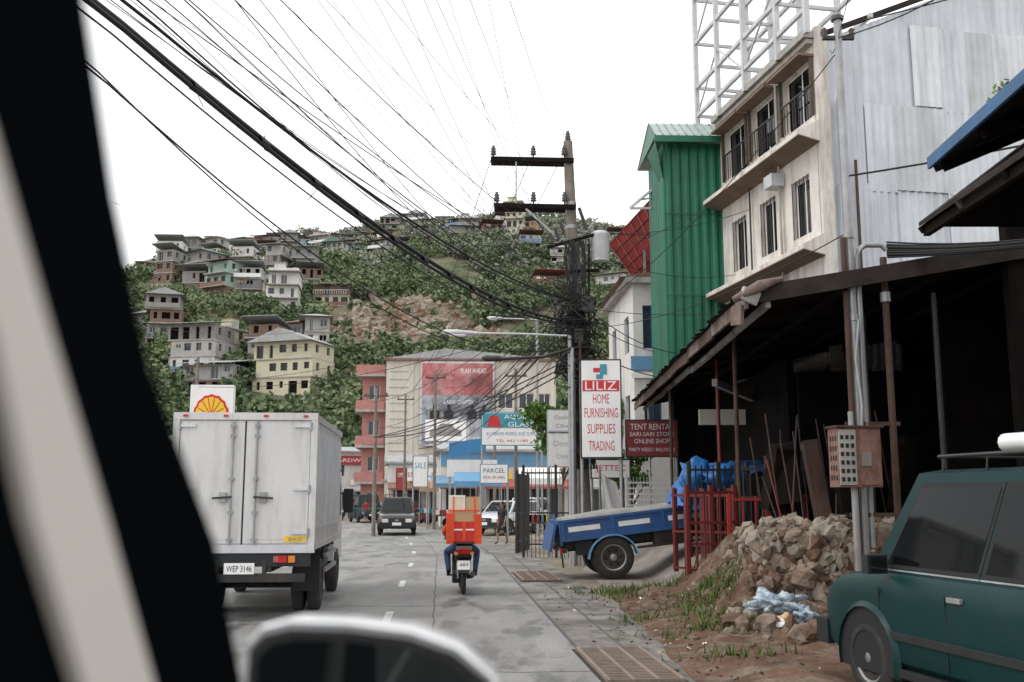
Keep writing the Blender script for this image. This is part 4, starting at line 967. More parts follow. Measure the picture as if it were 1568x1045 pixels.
wire(pl,(5.22,15,9.2),(8.4,24.8,13.5),.2,.01,10); wire(pl,(5.22,15,8.9),(8.6,24.8,10.5),.3,.01,10); wire(pl,(5.22,15,9.1),(3,4,10),.2,.006,10)
def lamp(name,base,zarm,reach,own=True,headl=.8):
    b=MB()
    if own: b.tube([(0,0,0),(0,0,zarm)],.06,'steel',8)
    b.tube([(0,0,zarm),(-reach*.5,0,zarm+.06),(-reach,0,zarm+.08)],.03,'greysteel',8)
    p=(-reach,0,zarm+.08)
    b.lathe(p,(-1,0,.04),[(0,.04),(.12,.06),(headl*.6,.085),(headl*.9,.07),(headl,.03)],'greysteel',12)
    b.lathe((p[0]-.3,0,p[2]-.05),(-1,0,.04),[(0,.03),(.08,.06),(headl*.45,.06),(headl*.5,.03)],'lampw',10)
    b.build(name,base)
lamp('street_lamp',(1.62,27.6,0),6.3,2.6,headl=1.0)
b=MB(); b.tube([(0,0,5.9),(-.8,0,5.65),(-1.9,0,5.6)],.045,'blackmet',8); b.lathe((-1.9,0,5.6),(-1,0,.02),[(0,.05),(.1,.08),(.5,.09),(.6,.03)],'blackmet'); b.tube([(0,0,0),(0,0,5.9)],.05,'steel',8); b.build('street_lamp',(1.66,27.2,0))
lamp('street_lamp',(1.2,47,0),10.2,1.6)
for (x,y_,h_) in ((-6.5,47.5,7),(-1.0,58,8),(-7.5,70,9),(-14,44,8),(-4.4,57,9),(.2,52,8.5)):
    b=MB(); b.tube([(0,0,0),(0,0,h_)],[.1,.07],'polec',8); b.beam((-.6,0,h_-.4),(.6,0,h_-.4),.08,.08,'wood')
    for xx in(-.5,0,.5): b.lathe((xx,0,h_-.36),(0,0,1),[(0,.03),(.05,.06),(.12,.03)],'insul',8)
    b.build('utility_pole',(x,y_,0))

# ------------------------------------------------------------------ vehicles
def wheel(mb,c,r,wd,side,rim='rim',n=28):
    ax=(side,0,0)
    mb.lathe((c[0]-side*wd/2,c[1],c[2]),ax,[(0,r*.7),(.02,r*.93),(wd*.2,r),(wd*.8,r),(wd-.02,r*.94),(wd,r*.66),(wd-.03,r*.62)],'tire',n)
    mb.lathe((c[0]+side*(wd/2-.035),c[1],c[2]),ax,[(-.02,r*.64),(.02,r*.62),(.005,r*.55),(-.02,r*.5),(-.02,r*.2),(.02,r*.16),(.03,.02)],rim,n)
    for k in range(6):
        a=k*math.pi/3; mb.box((c[0]+side*(wd/2-.045),c[1]+math.cos(a)*r*.36,c[2]+math.sin(a)*r*.36),(.03,r*.13,r*.13),'black',(math.degrees(a),0,0))
def loft(mb,rings,m,smooth=True):
    n=len(rings[0]); vs=[p for r_ in rings for p in r_]
    fs=[(i*n+k,i*n+(k+1)%n,(i+1)*n+(k+1)%n,(i+1)*n+k) for i in range(len(rings)-1) for k in range(n)]
    mb.raw(vs,fs,m,smooth); mb.raw(rings[0],[tuple(range(n))],m); mb.raw(rings[-1],[tuple(range(n))[::-1]],m)
def car(name,loc,rz,L=4.5,W=1.72,H=1.8,belt=1.08,hood=1.15,paint='silver',wr=.34,trim='darkint',rack=False,slope=.6,rear_slope=.18,detail=False,spare=False,plate='signwhite'):
    b=MB(); hw=W/2; y0=-L/2;y1=L/2; gl='suvglass' if detail else 'glass'
    st=[(y0,.42,belt-.2,.86),(y0+.06,.38,belt-.08,.93),(y0+.2,.33,belt-.01,.98),(y0+.9,.3,belt,1),(0,.3,belt,1),(y1-hood,.3,belt-.0,1),(y1-hood*.5,.3,belt-.06,.99),(y1-.25,.32,belt-.13,.96),(y1-.07,.36,belt-.2,.9),(y1,.42,belt-.32,.84)]
    rings=[]
    for y_,zb,zt,k in st:
        q=hw*k; half=[(q*.86,zb),(q*.985,zb+.1),(q*1.0,zb+(zt-zb)*.45),(q*.995,zb+(zt-zb)*.72),(q*.965,zt-.07),(q*.93,zt-.015),(q*.85,zt+.005),(q*.4,zt+.03)]
        rings.append([V((x,y_,z)) for x,z in half]+[V((-x,y_,z)) for x,z in half[::-1]])
    loft(b,rings,paint)
    yr0=y0+.12;yr1=yr0+rear_slope;yf0=y1-hood+.05;yf1=yf0-slope;hb=hw*.925;ht=hw*.77;zb=belt-.02
    bot=[V((-hb,yr0,zb)),V((hb,yr0,zb)),V((hb,yf0,zb)),V((-hb,yf0,zb))]; top=[V((-ht,yr1,H)),V((ht,yr1,H)),V((ht,yf1,H)),V((-ht,yf1,H))]
    b.raw(bot+top,[(4,5,6,7),(0,1,5,4),(1,2,6,5),(2,3,7,6),(3,0,4,7)],paint)
    b.raw([(-ht*.8,yr1+.12,H+.028),(ht*.8,yr1+.12,H+.028),(ht*.8,yf1-.12,H+.028),(-ht*.8,yf1-.12,H+.028)]+[tuple(p+V((0,0,.001))) for p in top],[(0,1,2,3),(4,5,1,0),(5,6,2,1),(6,7,3,2),(7,4,0,3)],paint,True)
    Pr=[bot[1],bot[2],top[2],top[1]]; Pl=[bot[3],bot[0],top[0],top[3]]; Pf=[bot[2],bot[3],top[3],top[2]]; Pb=[bot[0],bot[1],top[1],top[0]]
    segs=[(.04,.27),(.30,.575),(.605,.945)]
    for P,fl in ((Pr,0),(Pl,1)):
        for a,c in segs:
            if fl: a,c=1-c,1-a
            g_=.012
            b.patch(P,[(a-g_,.06),(c+g_,.06),(c+g_,.9),(a-g_,.9)],.004,'black')
            b.patch(P,[(a,.1),(c,.1),(c,.86),(a,.86)],.008,gl)
            if detail:
                b.patch(P,[(a-g_-.006,.035),(c+g_+.006,.035),(c+g_+.006,.05),(a-g_-.006,.05)],.006,'steel')
    for P in (Pf,Pb):
        b.patch(P,[(.04,.06),(.96,.06),(.94,.93),(.06,.93)],.004,'black'); b.patch(P,[(.06,.1),(.94,.1),(.92,.9),(.08,.9)],.008,gl)
    wb=L*.6; 
    for yc in (-wb/2-.02,wb/2+.02):
        for sd in (1,-1):
            th=np.linspace(-.25,math.pi+.25,20); ro=wr*1.24; r2=wr*1.38
            arc=[(yc+ro*math.cos(t),wr+ro*math.sin(t)) for t in th]; arc2=[(yc+r2*math.cos(t),wr+r2*math.sin(t)) for t in th]
            b.prism(arc,0,sd*(hw-.25),sd*(hw+.004),'black')  # dark plug painted in for the shaded hollow of the wheel arch
            n=len(arc); 
            x0_,x1_=sd*(hw-.03),sd*(hw+.03)
            vs=[(x1_,*p) for p in arc]+[(x0_+sd*.02,*p) for p in arc2]+[(x0_,*p) for p in arc]
            b.raw(vs,[(i,i+1,n+i+1,n+i) for i in range(n-1)]+[(i,i+1,2*n+i+1,2*n+i) for i in range(n-1)],trim if trim!='darkint' or not detail else paint,True)
            wheel(b,(sd*(hw-.09),yc,wr),wr,.21,sd)
    b.box((0,y1+.0,.5),(W*.93,.22,.24),trim); b.box((0,y0-.0,.5),(W*.93,.22,.24),trim)
    b.box((0,y1+.0,belt-.36),(W*.45,.06,.2),'blackmet'); b.box((0,y1+.04,belt-.36),(W*.1,.02,.07),'steel')
    for sd in (1,-1):
        b.box((sd*hw*.6,y1-.02,belt-.38),(W*.17,.06,.17),'lampw'); b.box((sd*hw*.795,y1-.03,belt-.38),(.07,.06,.15),'lampor')
        b.box((sd*hw*.8,y0+.03,belt-.24),(.14,.1,.34),'lampred'); b.box((sd*hw*.8,y0+.02,belt-.36),(.12,.11,.1),'lampor')
        b.box((sd*(hw+.08),yf0-.3,belt+.07),(.2,.1,.17),'darkint'); b.box((sd*(hw+.08),yf0-.36,belt+.07),(.16,.01,.13),'glass')
        for yy in (yf0-1.28,yf0-2.3): b.box((sd*(hw-.005),yy,belt-.16),(.035,.17,.04),'steel' if detail else 'darkint')
        for yy in (yf0-.2,yf0-1.15,yf0-2.15): b.box((sd*(hw-.004),yy,.72),(.012,.012,.6),'black')
        b.box((sd*(hw+.004),-.05,.62),(.02,L*.5,.07),trim)
        b.box((sd*(hw-.03),0,.31),(.08,L*.42,.07),trim)
    b.box((0,y1+.12,.55),(.42,.02,.14),plate); b.box((0,y0-.12,.58),(.42,.02,.14),plate)
    if rack:
        for sd in (1,-1): b.tube([(sd*ht*.9,yr1+.3,H+.14),(sd*ht*.9,yf1-.2,H+.14)],.018,'blackmet',6)
        for k in range(5):
            yy=yr1+.35+k*(yf1-yr1-.6)/4; b.tube([(-ht*.9,yy,H+.02),(-ht*.9,yy,H+.14),(ht*.9,yy,H+.14),(ht*.9,yy,H+.02)],.016,'blackmet',6)
    return b.build(name,loc,rz,bevel=.02 if detail else .012)
o=car('green_van',(4.45,8.25,.02),12,L=4.75,W=1.8,H=2.03,belt=1.16,hood=1.0,paint='suvgreen',wr=.37,rack=True,slope=.62,detail=True)
b=MB(); b.tube([(-.35,-1.9,2.25),(-.35,.1,2.27)],.075,'signwhite',12); b.tube([(-.17,-1.9,2.24),(-.17,.05,2.25)],.06,'white',12); rr=b.build('roof_load'); rr.parent=o
car('black_suv',(-5.7,50.2,.012),184+2,L=4.6,W=1.8,H=1.78,paint='blackpaint',wr=.37,rack=True)
car('green_van',(-10.6,73,.012),200,L=4.4,W=1.75,H=1.95,paint='suvgreen',hood=.7,slope=.5)
car('silver_car',(-.2,50,.02),150,L=4.4,W=1.7,H=1.6,paint='silver')
car('silver_car',(.8,54.5,.02),165,L=4.4,W=1.7,H=1.75,paint='silver')
car('white_car',(-17.2,92,.012),210,L=4.4,W=1.7,H=1.6,paint='white')
car('black_suv',(-14.6,80,.012),205,L=4.4,W=1.7,H=1.7,paint='blackpaint')
car('red_car',(-9.0,75.5,.02),120,L=4.2,W=1.65,H=1.5,paint='red')

e=empty('box_truck',(-4.05,15.2,.012),RZ)
b=MB()
b.bx(-1.05,1.05,.0,4.3,1.08,3.05,'boxwhite')
b.build('box_body',parent=e,bevel=.015)
b=MB()
b.bx(1.052,1.058,.12,4.2,1.15,2.98,'boxside'); b.bx(-1.058,-1.052,.12,4.2,1.15,2.98,'boxside')
for k in range(22): 
    yy=.2+k*.19
    for sd in (1,-1): b.box((sd*1.066,yy,2.1),(.014,.06,1.5),'boxside')
for sd in (1,-1):
    b.bx(sd*1.06-.02,sd*1.06+.02,-.01,4.32,2.98,3.08,'boxside'); b.bx(sd*1.06-.02,sd*1.06+.02,-.01,4.32,1.04,1.14,'boxside')
    b.bx(sd*1.03-.05,sd*1.03+.05,-.04,.08,1.02,3.09,'boxwhite')
    for z in (1.3,1.95,2.9): b.bx(sd*.86-.12,sd*.86+.12,-.055,-.02,z-.025,z+.025,'boxside'); b.tube([(sd*.98,-.05,z-.06),(sd*.98,-.05,z+.06)],.02,'steel')
b.bx(-1.08,1.08,-.045,.06,2.99,3.1,'boxwhite'); b.bx(-1.08,1.08,-.045,.06,1.0,1.12,'boxside')
for sd in (1,-1):
    b.bx(min(sd*.012,sd*.97),max(sd*.012,sd*.97),-.025,-.001,1.14,2.97,'boxwhite')
    b.bx(min(sd*.07,sd*.92),max(sd*.07,sd*.92),-.029,-.0255,1.2,2.91,'boxwhite')
    b.tube([(sd*.18,-.06,1.13),(sd*.18,-.06,2.98)],.018,'steel',8)
    for z in (1.2,1.6,2.1,2.75,2.9): b.bx(sd*.18-.04,sd*.18+.04,-.07,-.03,z-.02,z+.02,'steel')
    b.beam((sd*.16,-.085,1.83),(sd*.45,-.085,1.81),.03,.03,'blackmet'); b.bx(sd*.3-.05,sd*.3+.05,-.08,-.03,1.75,1.9,'steel')
b.bx(-.008,.008,-.031,-.0005,1.13,2.97,'black')
b.bx(.62,.95,-.033,-.0295,1.16,1.25,'yellow'); b.text('SEALED',(.8,-.0345,1.205),.22,.05,'blue')
for xx in (-.9,-.3,.3,.9): b.box((xx,-.05,3.05),(.07,.03,.03),'lampred')
b.build('box_doors_and_trim',parent=e,bevel=.004)
b=MB()
for sd in(1,-1): b.bx(sd*.4-.05,sd*.4+.05,.0,6.2,.72,.95,'blackmet')
for k in range(6): b.bx(-1.0,1.0,.1+k*.75,.2+k*.75,.95,1.04,'blackmet')
b.bx(-1.02,1.02,-.02,.06,.8,1.0,'darkint'); b.bx(-.95,.95,-.1,0.02,.58,.7,'blackmet'); 
for sd in (1,-1):
    b.bx(sd*.7-.22,sd*.7-.02,-.05,-.021,.86,.96,'lampred'); b.bx(sd*.7,sd*.7+.1,-.05,-.021,.86,.96,'lampor'); b.bx(sd*.55-.07,sd*.55-.0,-.05,-.021,.87,.95,'lampw') 
    b.bx(sd*.95-.12,sd*.95+.05,2.15,2.17,.2,.85,'black'); b.bx(sd*.86-.22,sd*.86+.2,1.0,1.02,.35,1.0,'black')
    b.beam((sd*.35,0,.6),(sd*.35,.0,.9),.06,.06,'blackmet')
    for xx,s2 in ((.93,sd),(.68,sd)): wheel(b,(sd*xx,1.62,.42),.42,.22,sd,'blackmet')
    wheel(b,(sd*.88,4.95,.42),.42,.24,sd,'blackmet')
    b.bx(sd*1.0-.03,sd*1.0+.03,2.3,4.2,.55,.62,'steel'); b.bx(sd*1.0-.03,sd*1.0+.03,2.3,4.2,.8,.87,'steel')
b.tube([(-.9,1.62,.42),(.9,1.62,.42)],.07,'blackmet'); b.bx(-.9,-.5,2.5,3.3,.5,.95,'blackmet'); b.bx(.45,.95,2.6,3.4,.5,.95,'blackmet')
b.bx(-.22,.22,-.135,-.105,.7,.86,'signwhite'); b.text('WEP 3146',(0,-.14,.78),.37,.09,'blackpaint')
b.build('chassis',parent=e,bevel=.006)
b=MB(); prof=[(4.45,.6),(6.25,.6),(6.3,1.2),(6.05,2.2),(5.85,2.35),(4.45,2.35)]
b.prism(prof,0,-.95,.95,'white'); b.prism([(5.0,1.45),(5.95,1.45),(5.8,2.1),(5.0,2.1)],0,.951,.956,'glass'); b.prism([(5.0,1.45),(5.95,1.45),(5.8,2.1),(5.0,2.1)],0,-.956,-.951,'glass')
b.bx(-.85,.85,6.3,6.32,.65,.85,'blackmet'); b.bx(1.0,1.2,5.9,5.95,1.5,2.0,'black'); b.beam((.95,5.9,1.9),(1.1,5.92,1.9),.03,.03,'black')
b.build('cab',parent=e,bevel=.04)

b=MB(); rot=(math.radians(6.5),0,math.radians(-86))
Lb=3.5
b.bx(-.85,.85,-.75,Lb-.75+.0,1.0,1.08,'wood')
for sd in (1,-1):
    b.bx(sd*.86-.025,sd*.86+.025,-.78,Lb-.75,.98,1.38,'blue')
    b.bx(sd*.9-.02,sd*.9+.02,-.8,Lb-.74,1.35,1.41,'blue'); b.bx(sd*.9-.02,sd*.9+.02,-.8,Lb-.74,.93,1.0,'blue')
    for k in range(4):
        yy=-.78+k*1.14; b.bx(sd*.905-.02,sd*.905+.02,yy,yy+.07,.95,1.4,'blue')
    for k in range(3): b.bx(sd*.888-.002,sd*.888+.002,-.62+k*1.14,.1+k*1.14,1.13,1.24,'white')
b.bx(-.88,.88,-.83,-.78,.85,1.41,'blue'); b.bx(-.88,.88,Lb-.75,Lb-.7,1.0,1.75,'blue')
b.box((0,-.98,1.05),(1.7,.06,.62),'blue',(-18,0,0))
for sd in (1,-1): b.bx(sd*.38-.05,sd*.38+.05,-.8,4.3,.72,.97,'blackmet')
for k in range(6): b.bx(-.85,.85,-.6+k*.6,-.52+k*.6,.92,.995,'blackmet')
b.bx(-.8,.8,-.78,-.7,.68,.8,'blackmet'); b.box((.72,-.83,.74),(.2,.05,.1),'lampred'); b.box((-.72,-.83,.74),(.2,.05,.1),'lampred'); b.box((.6,-.8,.55),(.03,.04,.4),'blackmet')
for sd in (1,-1):
    wheel(b,(sd*.78,.32,.47),.47,.24,sd,'rim'); wheel(b,(sd*.55,.32,.47),.47,.2,sd,'blackmet'); wheel(b,(sd*.75,3.5,.47),.47,.24,sd,'blackmet')
    th=np.linspace(.1,math.pi-.1,12); a1=[(.32+.56*math.cos(t),.44+.53*math.sin(t)) for t in th]
    for i in range(len(a1)-1):
        p,q=a1[i],a1[i+1]; b.beam((sd*.8,p[0],p[1]),(sd*.8,q[0],q[1]),.3,.03,'bluewall')
    b.bx(sd*.75-.2,sd*.75+.05,1.3,2.0,.6,.92,'blackmet'); b.bx(sd*.8-.02,sd*.8+.02,-.5,-.1,.6,.95,'black')
    b.tube([(sd*.82,.9,.62),(sd*.82,2.6,.62)],.03,'blackmet')
b.bx(-.82,.82,2.85,4.35,.75,1.5,'blue'); b.prism([(2.9,1.5),(4.2,1.5),(4.0,2.25),(3.0,2.3)],0,-.78,.78,'blue'); b.prism([(3.1,1.6),(4.0,1.6),(3.85,2.15),(3.1,2.15)],0,.781,.787,'glass')
for k,(xx,rr_) in enumerate(((.62,.15),(.2,.16),(-.2,.16),(-.55,.15))): b.tube([(xx,-.7,1.32),(xx,.4,1.36),(xx,1.5,1.34),(xx,2.4,1.38)],[rr_*.8,rr_,rr_*.9,rr_],'mattress',10)
b.build('blue_flatbed_truck',(1.95,23.6,0.0),rot=rot,bevel=.008)
b=MB(); n=20; vs=[]
for j in range(n+1):
    for i in range(n+1):
        u=i/n-.5;v_=j/n-.5; q=max(abs(u),abs(v_))*2
        z=1.85-(max(0,q-.62)**1.2)*2.6+.3*noise.noise(V((u*4,v_*4,0)))
        vs.append((4.75+u*2.4*(1-.12*max(0,q-.6)),22.9+v_*1.9,.62+z+.07*noise.noise(V((u*15,v_*15,4)))))
b.raw(vs,[(j*(n+1)+i,j*(n+1)+i+1,(j+1)*(n+1)+i+1,(j+1)*(n+1)+i) for j in range(n) for i in range(n)],'tarp',True)
blob(b,(4.0,22.0,2.15),.36,'tarp',(.9,.8,1.3),.6); blob(b,(4.65,21.9,2.25),.38,'tarp',(1.3,.8,.8),.6); b.build('blue_tarpaulin')
b=MB(); vs=[]
for j in range(9):
    for i in range(9):
        u=i/8;v_=j/8; vs.append((2.55+u*.6*(1-v_*.3),28.6+.08*math.sin(u*9+v_*3),1.4+v_*1.1*(1-.25*u)))
b.raw(vs,[(j*9+i,j*9+i+1,(j+1)*9+i+1,(j+1)*9+i) for j in range(8) for i in range(8)],'signwhite',True); b.tube([(2.5,28.6,0),(2.5,28.6,2.6)],.03,'steel'); b.build('hanging_cloth')

# ------------------------------------------------------------------ people
def skin_fig(name,J,E,mats,fn,parent=None,root='pelvis',sub=2):
    names=list(J); me=bpy.data.meshes.new(name)
    me.from_pydata([J[k][0] for k in names],[(names.index(a),names.index(b)) for a,b in E],[])
    o=bpy.data.objects.new(name,me); COL.objects.link(o)
    o.modifiers.new('skin','SKIN'); sv=me.skin_vertices[0].data
    for i,k in enumerate(names):
        r_=J[k][1]; r_=(r_,r_) if not isinstance(r_,tuple) else r_
        sv[i].radius=r_; sv[i].use_root=(k==root)
    o.modifiers['skin'].use_smooth_shade=True
    sb=o.modifiers.new('sub','SUBSURF'); sb.levels=sub
    bpy.context.view_layer.update(); dg=bpy.context.evaluated_depsgraph_get()
    m2=bpy.data.meshes.new_from_object(o.evaluated_get(dg)); o.modifiers.clear(); o.data=m2
    m2.materials.clear()
    for m_ in mats: m2.materials.append(M[m_])
    for p in m2.polygons: p.material_index=fn(p.center); p.use_smooth=True
    if parent:o.parent=parent
    return o
def hand(J,E,wrist,wp,d,side,up=(0,0,1)):
    d=V(d).normalized(); u=V(up); l=d.cross(u).normalized(); wp=V(wp)
    J[wrist+'palm']=(wp+d*.07,(.035,.018)); E.append((wrist,wrist+'palm'))
    for i,(o_,ln) in enumerate(((-.03,.065),(-.01,.078),(.01,.072),(.03,.055))):
        k=wrist+'f%d'%i; J[k+'a']=(wp+d*.1+l*o_,.010); J[k+'b']=(wp+d*(.1+ln*.5)+l*o_*1.1-u*.012,.009); J[k+'c']=(wp+d*(.1+ln*.8)+l*o_*1.1-u*.035,.007); E+= [(wrist+'palm',k+'a'),(k+'a',k+'b'),(k+'b',k+'c')]
    k=wrist+'t'; J[k+'a']=(wp+d*.045+l*side*.04,.011); J[k+'b']=(wp+d*.085+l*side*.055-u*.01,.009); E+=[(wrist+'palm',k+'a'),(k+'a',k+'b')]
def person(name,loc,rz,h,top,bottom,stride=.25,longhair=True):
    e=empty(name,loc,rz); k=h/1.65
    def s(x,y_,z): return V((x*k,y_*k,z*k))
    J={'pelvis':(s(0,0,.88),(.15*k,.11*k)),'waist':(s(0,0,1.03),(.125*k,.09*k)),'chest':(s(0,.01,1.22),(.155*k,.1*k)),'neckb':(s(0,0,1.37),(.07*k,.06*k)),'neck':(s(0,.01,1.43),.045*k),'head1':(s(0,.02,1.5),(.068*k,.08*k)),'head2':(s(0,.02,1.58),(.075*k,.09*k)),'head3':(s(0,.01,1.63),(.05*k,.06*k))}
    E=[('pelvis','waist'),('waist','chest'),('chest','neckb'),('neckb','neck'),('neck','head1'),('head1','head2'),('head2','head3')]
    for sd,n_ in ((1,'r'),(-1,'l')):
        f=stride*sd
        J['sh'+n_]=(s(sd*.17,0,1.34),.055*k);J['el'+n_]=(s(sd*.22,-f*.3,1.07),.04*k);J['wr'+n_]=(s(sd*.22,-f*.5+.08,.84),.027*k)
        J['hip'+n_]=(s(sd*.09,0,.82),.095*k);J['kn'+n_]=(s(sd*.1,f*.5+.04,.46),.06*k);J['an'+n_]=(s(sd*.1,f*.9-.02,.09),.038*k);J['toe'+n_]=(s(sd*.11,f*.9+.15,.03),.03*k)
        E+=[('chest','sh'+n_),('sh'+n_,'el'+n_),('el'+n_,'wr'+n_),('pelvis','hip'+n_),('hip'+n_,'kn'+n_),('kn'+n_,'an'+n_),('an'+n_,'toe'+n_)]
        hand(J,E,'wr'+n_,J['wr'+n_][0],(0,.15,-1),-sd,(0,1,.1))
    def fn(c):
        z=c.z/k
        if z>1.4: return 0
        if abs(c.x)>.17*k and z<1.12: return 0
        if z>.9: return 1
        if z>.45: return 2
        return 0 if z>.1 else 3
    skin_fig('body',J,E,['skin',top,bottom,'black'],fn,e)
    b=MB(); 
    blob(b,(0,-.015*k,1.585*k),.105*k,'hair',(.88,1,1.0),.12,3)
    if longhair: b.tube([(0,-.07*k,1.6*k),(0,-.11*k,1.45*k),(0,-.12*k,1.25*k)],[.07*k,.075*k,.03*k],'hair',10)
    b.build('hair',parent=e)
    b=MB(); b.lathe((0,.1*k,1.52*k),(0,1,-.3),[(0,.016),(.02,.013),(.03,.004)],'skin',8)
    for sd in(1,-1): b.lathe((sd*.03*k,.095*k,1.555*k),(0,1,0),[(0,.012),(.008,.008),(.01,.002)],'black',8); b.lathe((sd*.078*k,.02*k,1.53*k),(sd,0,0),[(-.01,.02),(.01,.025),(.015,.01)],'skin',8)
    b.box((0,.1*k,1.475*k),(.04,.01,.008),'darkred'); b.build('face',parent=e)
person('pedestrian',(-.38,39.5,.012),150,1.62,'darkcloth','darkcloth')
person('pedestrian',(-.9,56,.012),30,1.65,'whitewall','jeans',.1,False)
person('pedestrian',(-10.2,70.5,.012),30,1.65,'red','jeans',.1,False)

def moto(name,loc,rz,body='blackpaint'):
    b=MB()
    for yc in (-.62,.66):
        b.lathe((-.05,yc,.29),(1,0,0),[(0,.2),(.01,.26),(.03,.285),(.05,.29),(.07,.285),(.09,.26),(.1,.2)],'tire',26); b.lathe((-.035,yc,.29),(1,0,0),[(0,.2),(.07,.2),(.07,.17),(.05,.05),(.0,.05)],'rim',18)
    b.prism([(-.95,.86),(-.88,.98),(-.5,.84),(.02,.74),(.1,.45),(.3,.38),(.42,.42),(.5,.9),(.56,.95),(.66,.62),(.5,.3),(.0,.26),(-.35,.36),(-.5,.56),(-.86,.68)],0,-.11,.11,body)
    b.prism([(-.98,.84),(-.9,.96),(-.55,.84),(-.5,.62),(-.8,.66)],0,-.15,.15,body)
    b.prism([(-.75,.86),(-.5,.79),(.05,.75),(.05,.82),(-.5,.86),(-.75,.93)],0,-.14,.14,'black')
    b.prism([(.4,.45),(.55,.35),(.72,.6),(.6,1.0),(.5,.98)],0,-.19,.19,body)
    b.box((0,-.96,.82),(.2,.06,.09),'lampred',(20,0,0)); 
    for sd in (1,-1): b.box((sd*.15,-.92,.78),(.07,.07,.06),'lampor'); b.tube([(sd*.15,.52,1.02),(sd*.2,.5,1.15),(sd*.28,.48,1.24)],.008,'black',6); b.box((sd*.3,.47,1.27),(.11,.02,.08),'black'); b.tube([(sd*.16,.2,.3),(sd*.3,.2,.3)],.02,'black',6); b.tube([(sd*.09,-.62,.29),(sd*.11,-.5,.7)],.025,'steel',8); b.tube([(sd*.07,.66,.29),(sd*.09,.5,.9)],.025,'steel',8)
    b.tube([(-.34,.4,1.0),(-.2,.48,1.02),(0,.5,1.0),(.2,.48,1.02),(.34,.4,1.0)],.014,'black',8)
    b.box((0,-.93,.56),(.24,.015,.17),'signwhite',(-12,0,0)); b.text('483',(0,-.942,.56),.16,.07,'blackpaint'); b.prism([(-.98,.42),(-.86,.66),(-.8,.66),(-.93,.42)],0,-.1,.1,'black')
    b.tube([(.14,-.1,.28),(.16,-.5,.33),(.17,-.92,.4)],[.03,.05,.055],'blackmet',10); b.prism([(-.5,.2),(.1,.2),(.12,.4),(-.3,.42),(-.55,.38)],0,-.2,.02,'blackmet')
    th=np.linspace(.6,2.8,8)
    for i in range(7): p=(-.62+.33*math.cos(th[i]),.29+.33*math.sin(th[i]));q=(-.62+.33*math.cos(th[i+1]),.29+.33*math.sin(th[i+1])); b.beam((0,p[0],p[1]),(0,q[0],q[1]),.13,.015,'black')
    return b.build(name,loc,rz,bevel=.012)
mo=moto('motorcycle',(-.98,20.05,.012),RZ)
b=MB(); b.bx(-.2,.2,-.95,-.35,.955,.98,'blackmet')
b.bx(-.30,.30,-.92,-.38,.985,1.36,'bagred'); b.bx(-.33,-.2,-.935,-.37,.95,1.52,'orange'); b.bx(.2,.33,-.935,-.37,.95,1.5,'orange')
b.bx(-.27,.27,-.9,-.42,1.365,1.58,'card'); b.bx(-.29,.02,-.88,-.45,1.585,1.86,'cardl'); b.bx(.03,.31,-.87,-.45,1.585,1.83,'card')
b.bx(-.28,.28,-.928,-.921,1.2,1.23,'signwhite'); b.bx(-.03,.03,-.929,-.922,1.0,1.36,'orange')
b.bx(-.28,-.255,-.885,-.881,1.6,1.85,'signwhite'); b.bx(-.005,.02,-.885,-.881,1.6,1.85,'signwhite'); b.bx(-.25,-.01,-.885,-.881,1.82,1.85,'signwhite')
for xx in (-.2,.2): b.bx(xx-.012,xx+.012,-.94,-.936,1.0,1.84,'orange')
b.bx(-.31,.31,-.945,-.941,1.56,1.585,'orange')
ld=b.build('delivery_load',bevel=.02); ld.parent=mo
er=empty('motorcycle_rider',(-.98,20.05,.012),RZ)
J={'pelvis':(V((0,-.12,.88)),(.16,.13)),'waist':(V((0,-.1,1.05)),(.15,.12)),'chest':(V((0,-.02,1.26)),(.18,.13)),'neckb':(V((0,.03,1.42)),.075),'neck':(V((0,.05,1.48)),.055),'head1':(V((0,.08,1.56)),(.075,.09)),'head2':(V((0,.08,1.66)),(.08,.095)),'head3':(V((0,.07,1.71)),.055)}
E=[('pelvis','waist'),('waist','chest'),('chest','neckb'),('neckb','neck'),('neck','head1'),('head1','head2'),('head2','head3')]
for sd,n_ in ((1,'r'),(-1,'l')):
    J['sh'+n_]=(V((sd*.2,-.0,1.38)),.075);J['el'+n_]=(V((sd*.36,.15,1.14)),.058);J['wr'+n_]=(V((sd*.31,.34,1.05)),.032)
    J['hip'+n_]=(V((sd*.12,-.1,.85)),.11);J['kn'+n_]=(V((sd*.3,.28,.76)),.078);J['an'+n_]=(V((sd*.26,.16,.36)),.048);J['toe'+n_]=(V((sd*.27,.32,.33)),.042)
    E+=[('chest','sh'+n_),('sh'+n_,'el'+n_),('el'+n_,'wr'+n_),('pelvis','hip'+n_),('hip'+n_,'kn'+n_),('kn'+n_,'an'+n_),('an'+n_,'toe'+n_)]
    hand(J,E,'wr'+n_,J['wr'+n_][0],(0,1,-.2),-sd)
def fn(c):
    if c.z>1.45: return 0
    if abs(c.x)>.2 and c.y>.33 and c.z>.9: return 0
    if c.z>.93: return 1
    if c.z<.4: return 3
    return 2
skin_fig('body',J,E,['skin','orange','jeans','black'],fn,er)
b=MB(); blob(b,(0,.06,1.66),.145,'blackpaint',(.92,1.05,.95),.02,3); b.box((0,.2,1.64),(.2,.03,.09),'glass'); b.build('helmet',parent=er)
for (x,y_,r_) in ((-5.6,69,110),(-6.6,71,100),(-4.9,67,95),(-3.2,60,90)): moto('motorcycle',(x,y_,.02),r_,random.choice(['red','blackpaint','blue']))

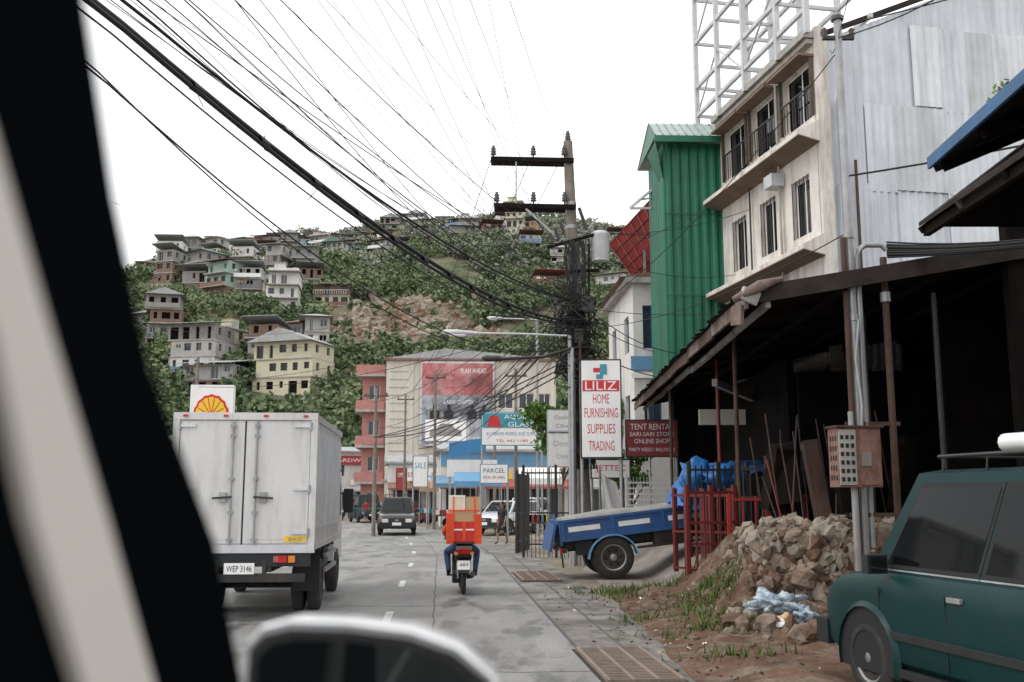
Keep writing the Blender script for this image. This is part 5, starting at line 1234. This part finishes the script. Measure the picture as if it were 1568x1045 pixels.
# ------------------------------------------------------------------ the car the view is taken from
e=empty('car',(0,0,1.85))
b=MB()
outer=[(.40,.42),(.425,.30),(.436,.23),(.483,.149),(.545,.071),(.6835,-.031),(.766,-.136),(.82,-.3),(.85,-.7)]
outer=[(y_*1.0,z_) for y_,z_ in outer]
inner=[(.18,-.7),(.2,-.3),(.22,-.0),(.23,.2),(.24,.42)]
b.prism(outer+inner,0,-.25,-.2,'pillarm')
b.build('pillar_and_door_frame',parent=e,bevel=.006,seg=3)
b=MB()
ro=[(.30,.22),(.36,.150),(.427,.073),(.505,-.013),(.583,-.104),(.66,-.2),(.7,-.3)]
ri=[(.62,-.3),(.565,-.18),(.49,-.09),(.428,-.011),(.385,.06),(.33,.125),(.27,.18)]
b.prism([(y_*.955,z_*.955) for y_,z_ in ro+ri],0,-.199,-.192,'beigestrip')  # pale strip laid along the pillar face
b.build('pillar_strip',parent=e)
b=MB(); b.prism([(.85,-.7),(.85,-.42),(-1.0,-.38),(-1,-1.4),(1.0,-1.4),(1.0,-.7)],0,-.27,-.251,'silver'); b.prism([(.9,-.55),(2.0,-.75),(2.0,-1.4),(.9,-1.4)],0,-1.7,-.28,'silver')
b.build('door_and_bonnet',parent=e,bevel=.005)
b=MB()
ol=[(-.2265,-.16),(-.225,-.122),(-.213,-.109),(-.19,-.1035),(-.14,-.105),(-.085,-.112),(-.045,-.126),(-.015,-.15),(0,-.19),(-.01,-.24),(-.06,-.275),(-.17,-.28),(-.22,-.25)]
cx=-.12;cz=-.19
def sc(k,kz=None): kz=kz or k; return [(cx+(x-cx)*k,cz+(z-cz)*kz) for x,z in ol]
rings=[[V((x,y_,z)) for x,z in sc(k)] for y_,k in ((.875,.955),(.868,.985),(.88,1.0),(.93,.98),(.985,.86),(1.02,.6),(1.03,.3))]
loft(b,rings,'mirrorw')
b.prism([(p[0],p[1]) for p in sc(.88,.83)],1,.862,.8640,'glass')  # reflected dark cabin put into the glass colour
b.raw([V((x,.8665,z)) for x,z in sc(.955,.925)],[tuple(range(len(ol)))],'black')
b.tube([(-.27,.95,-.23),(-.2,.95,-.23)],.03,'black',10)
b.build('side_mirror',parent=e)
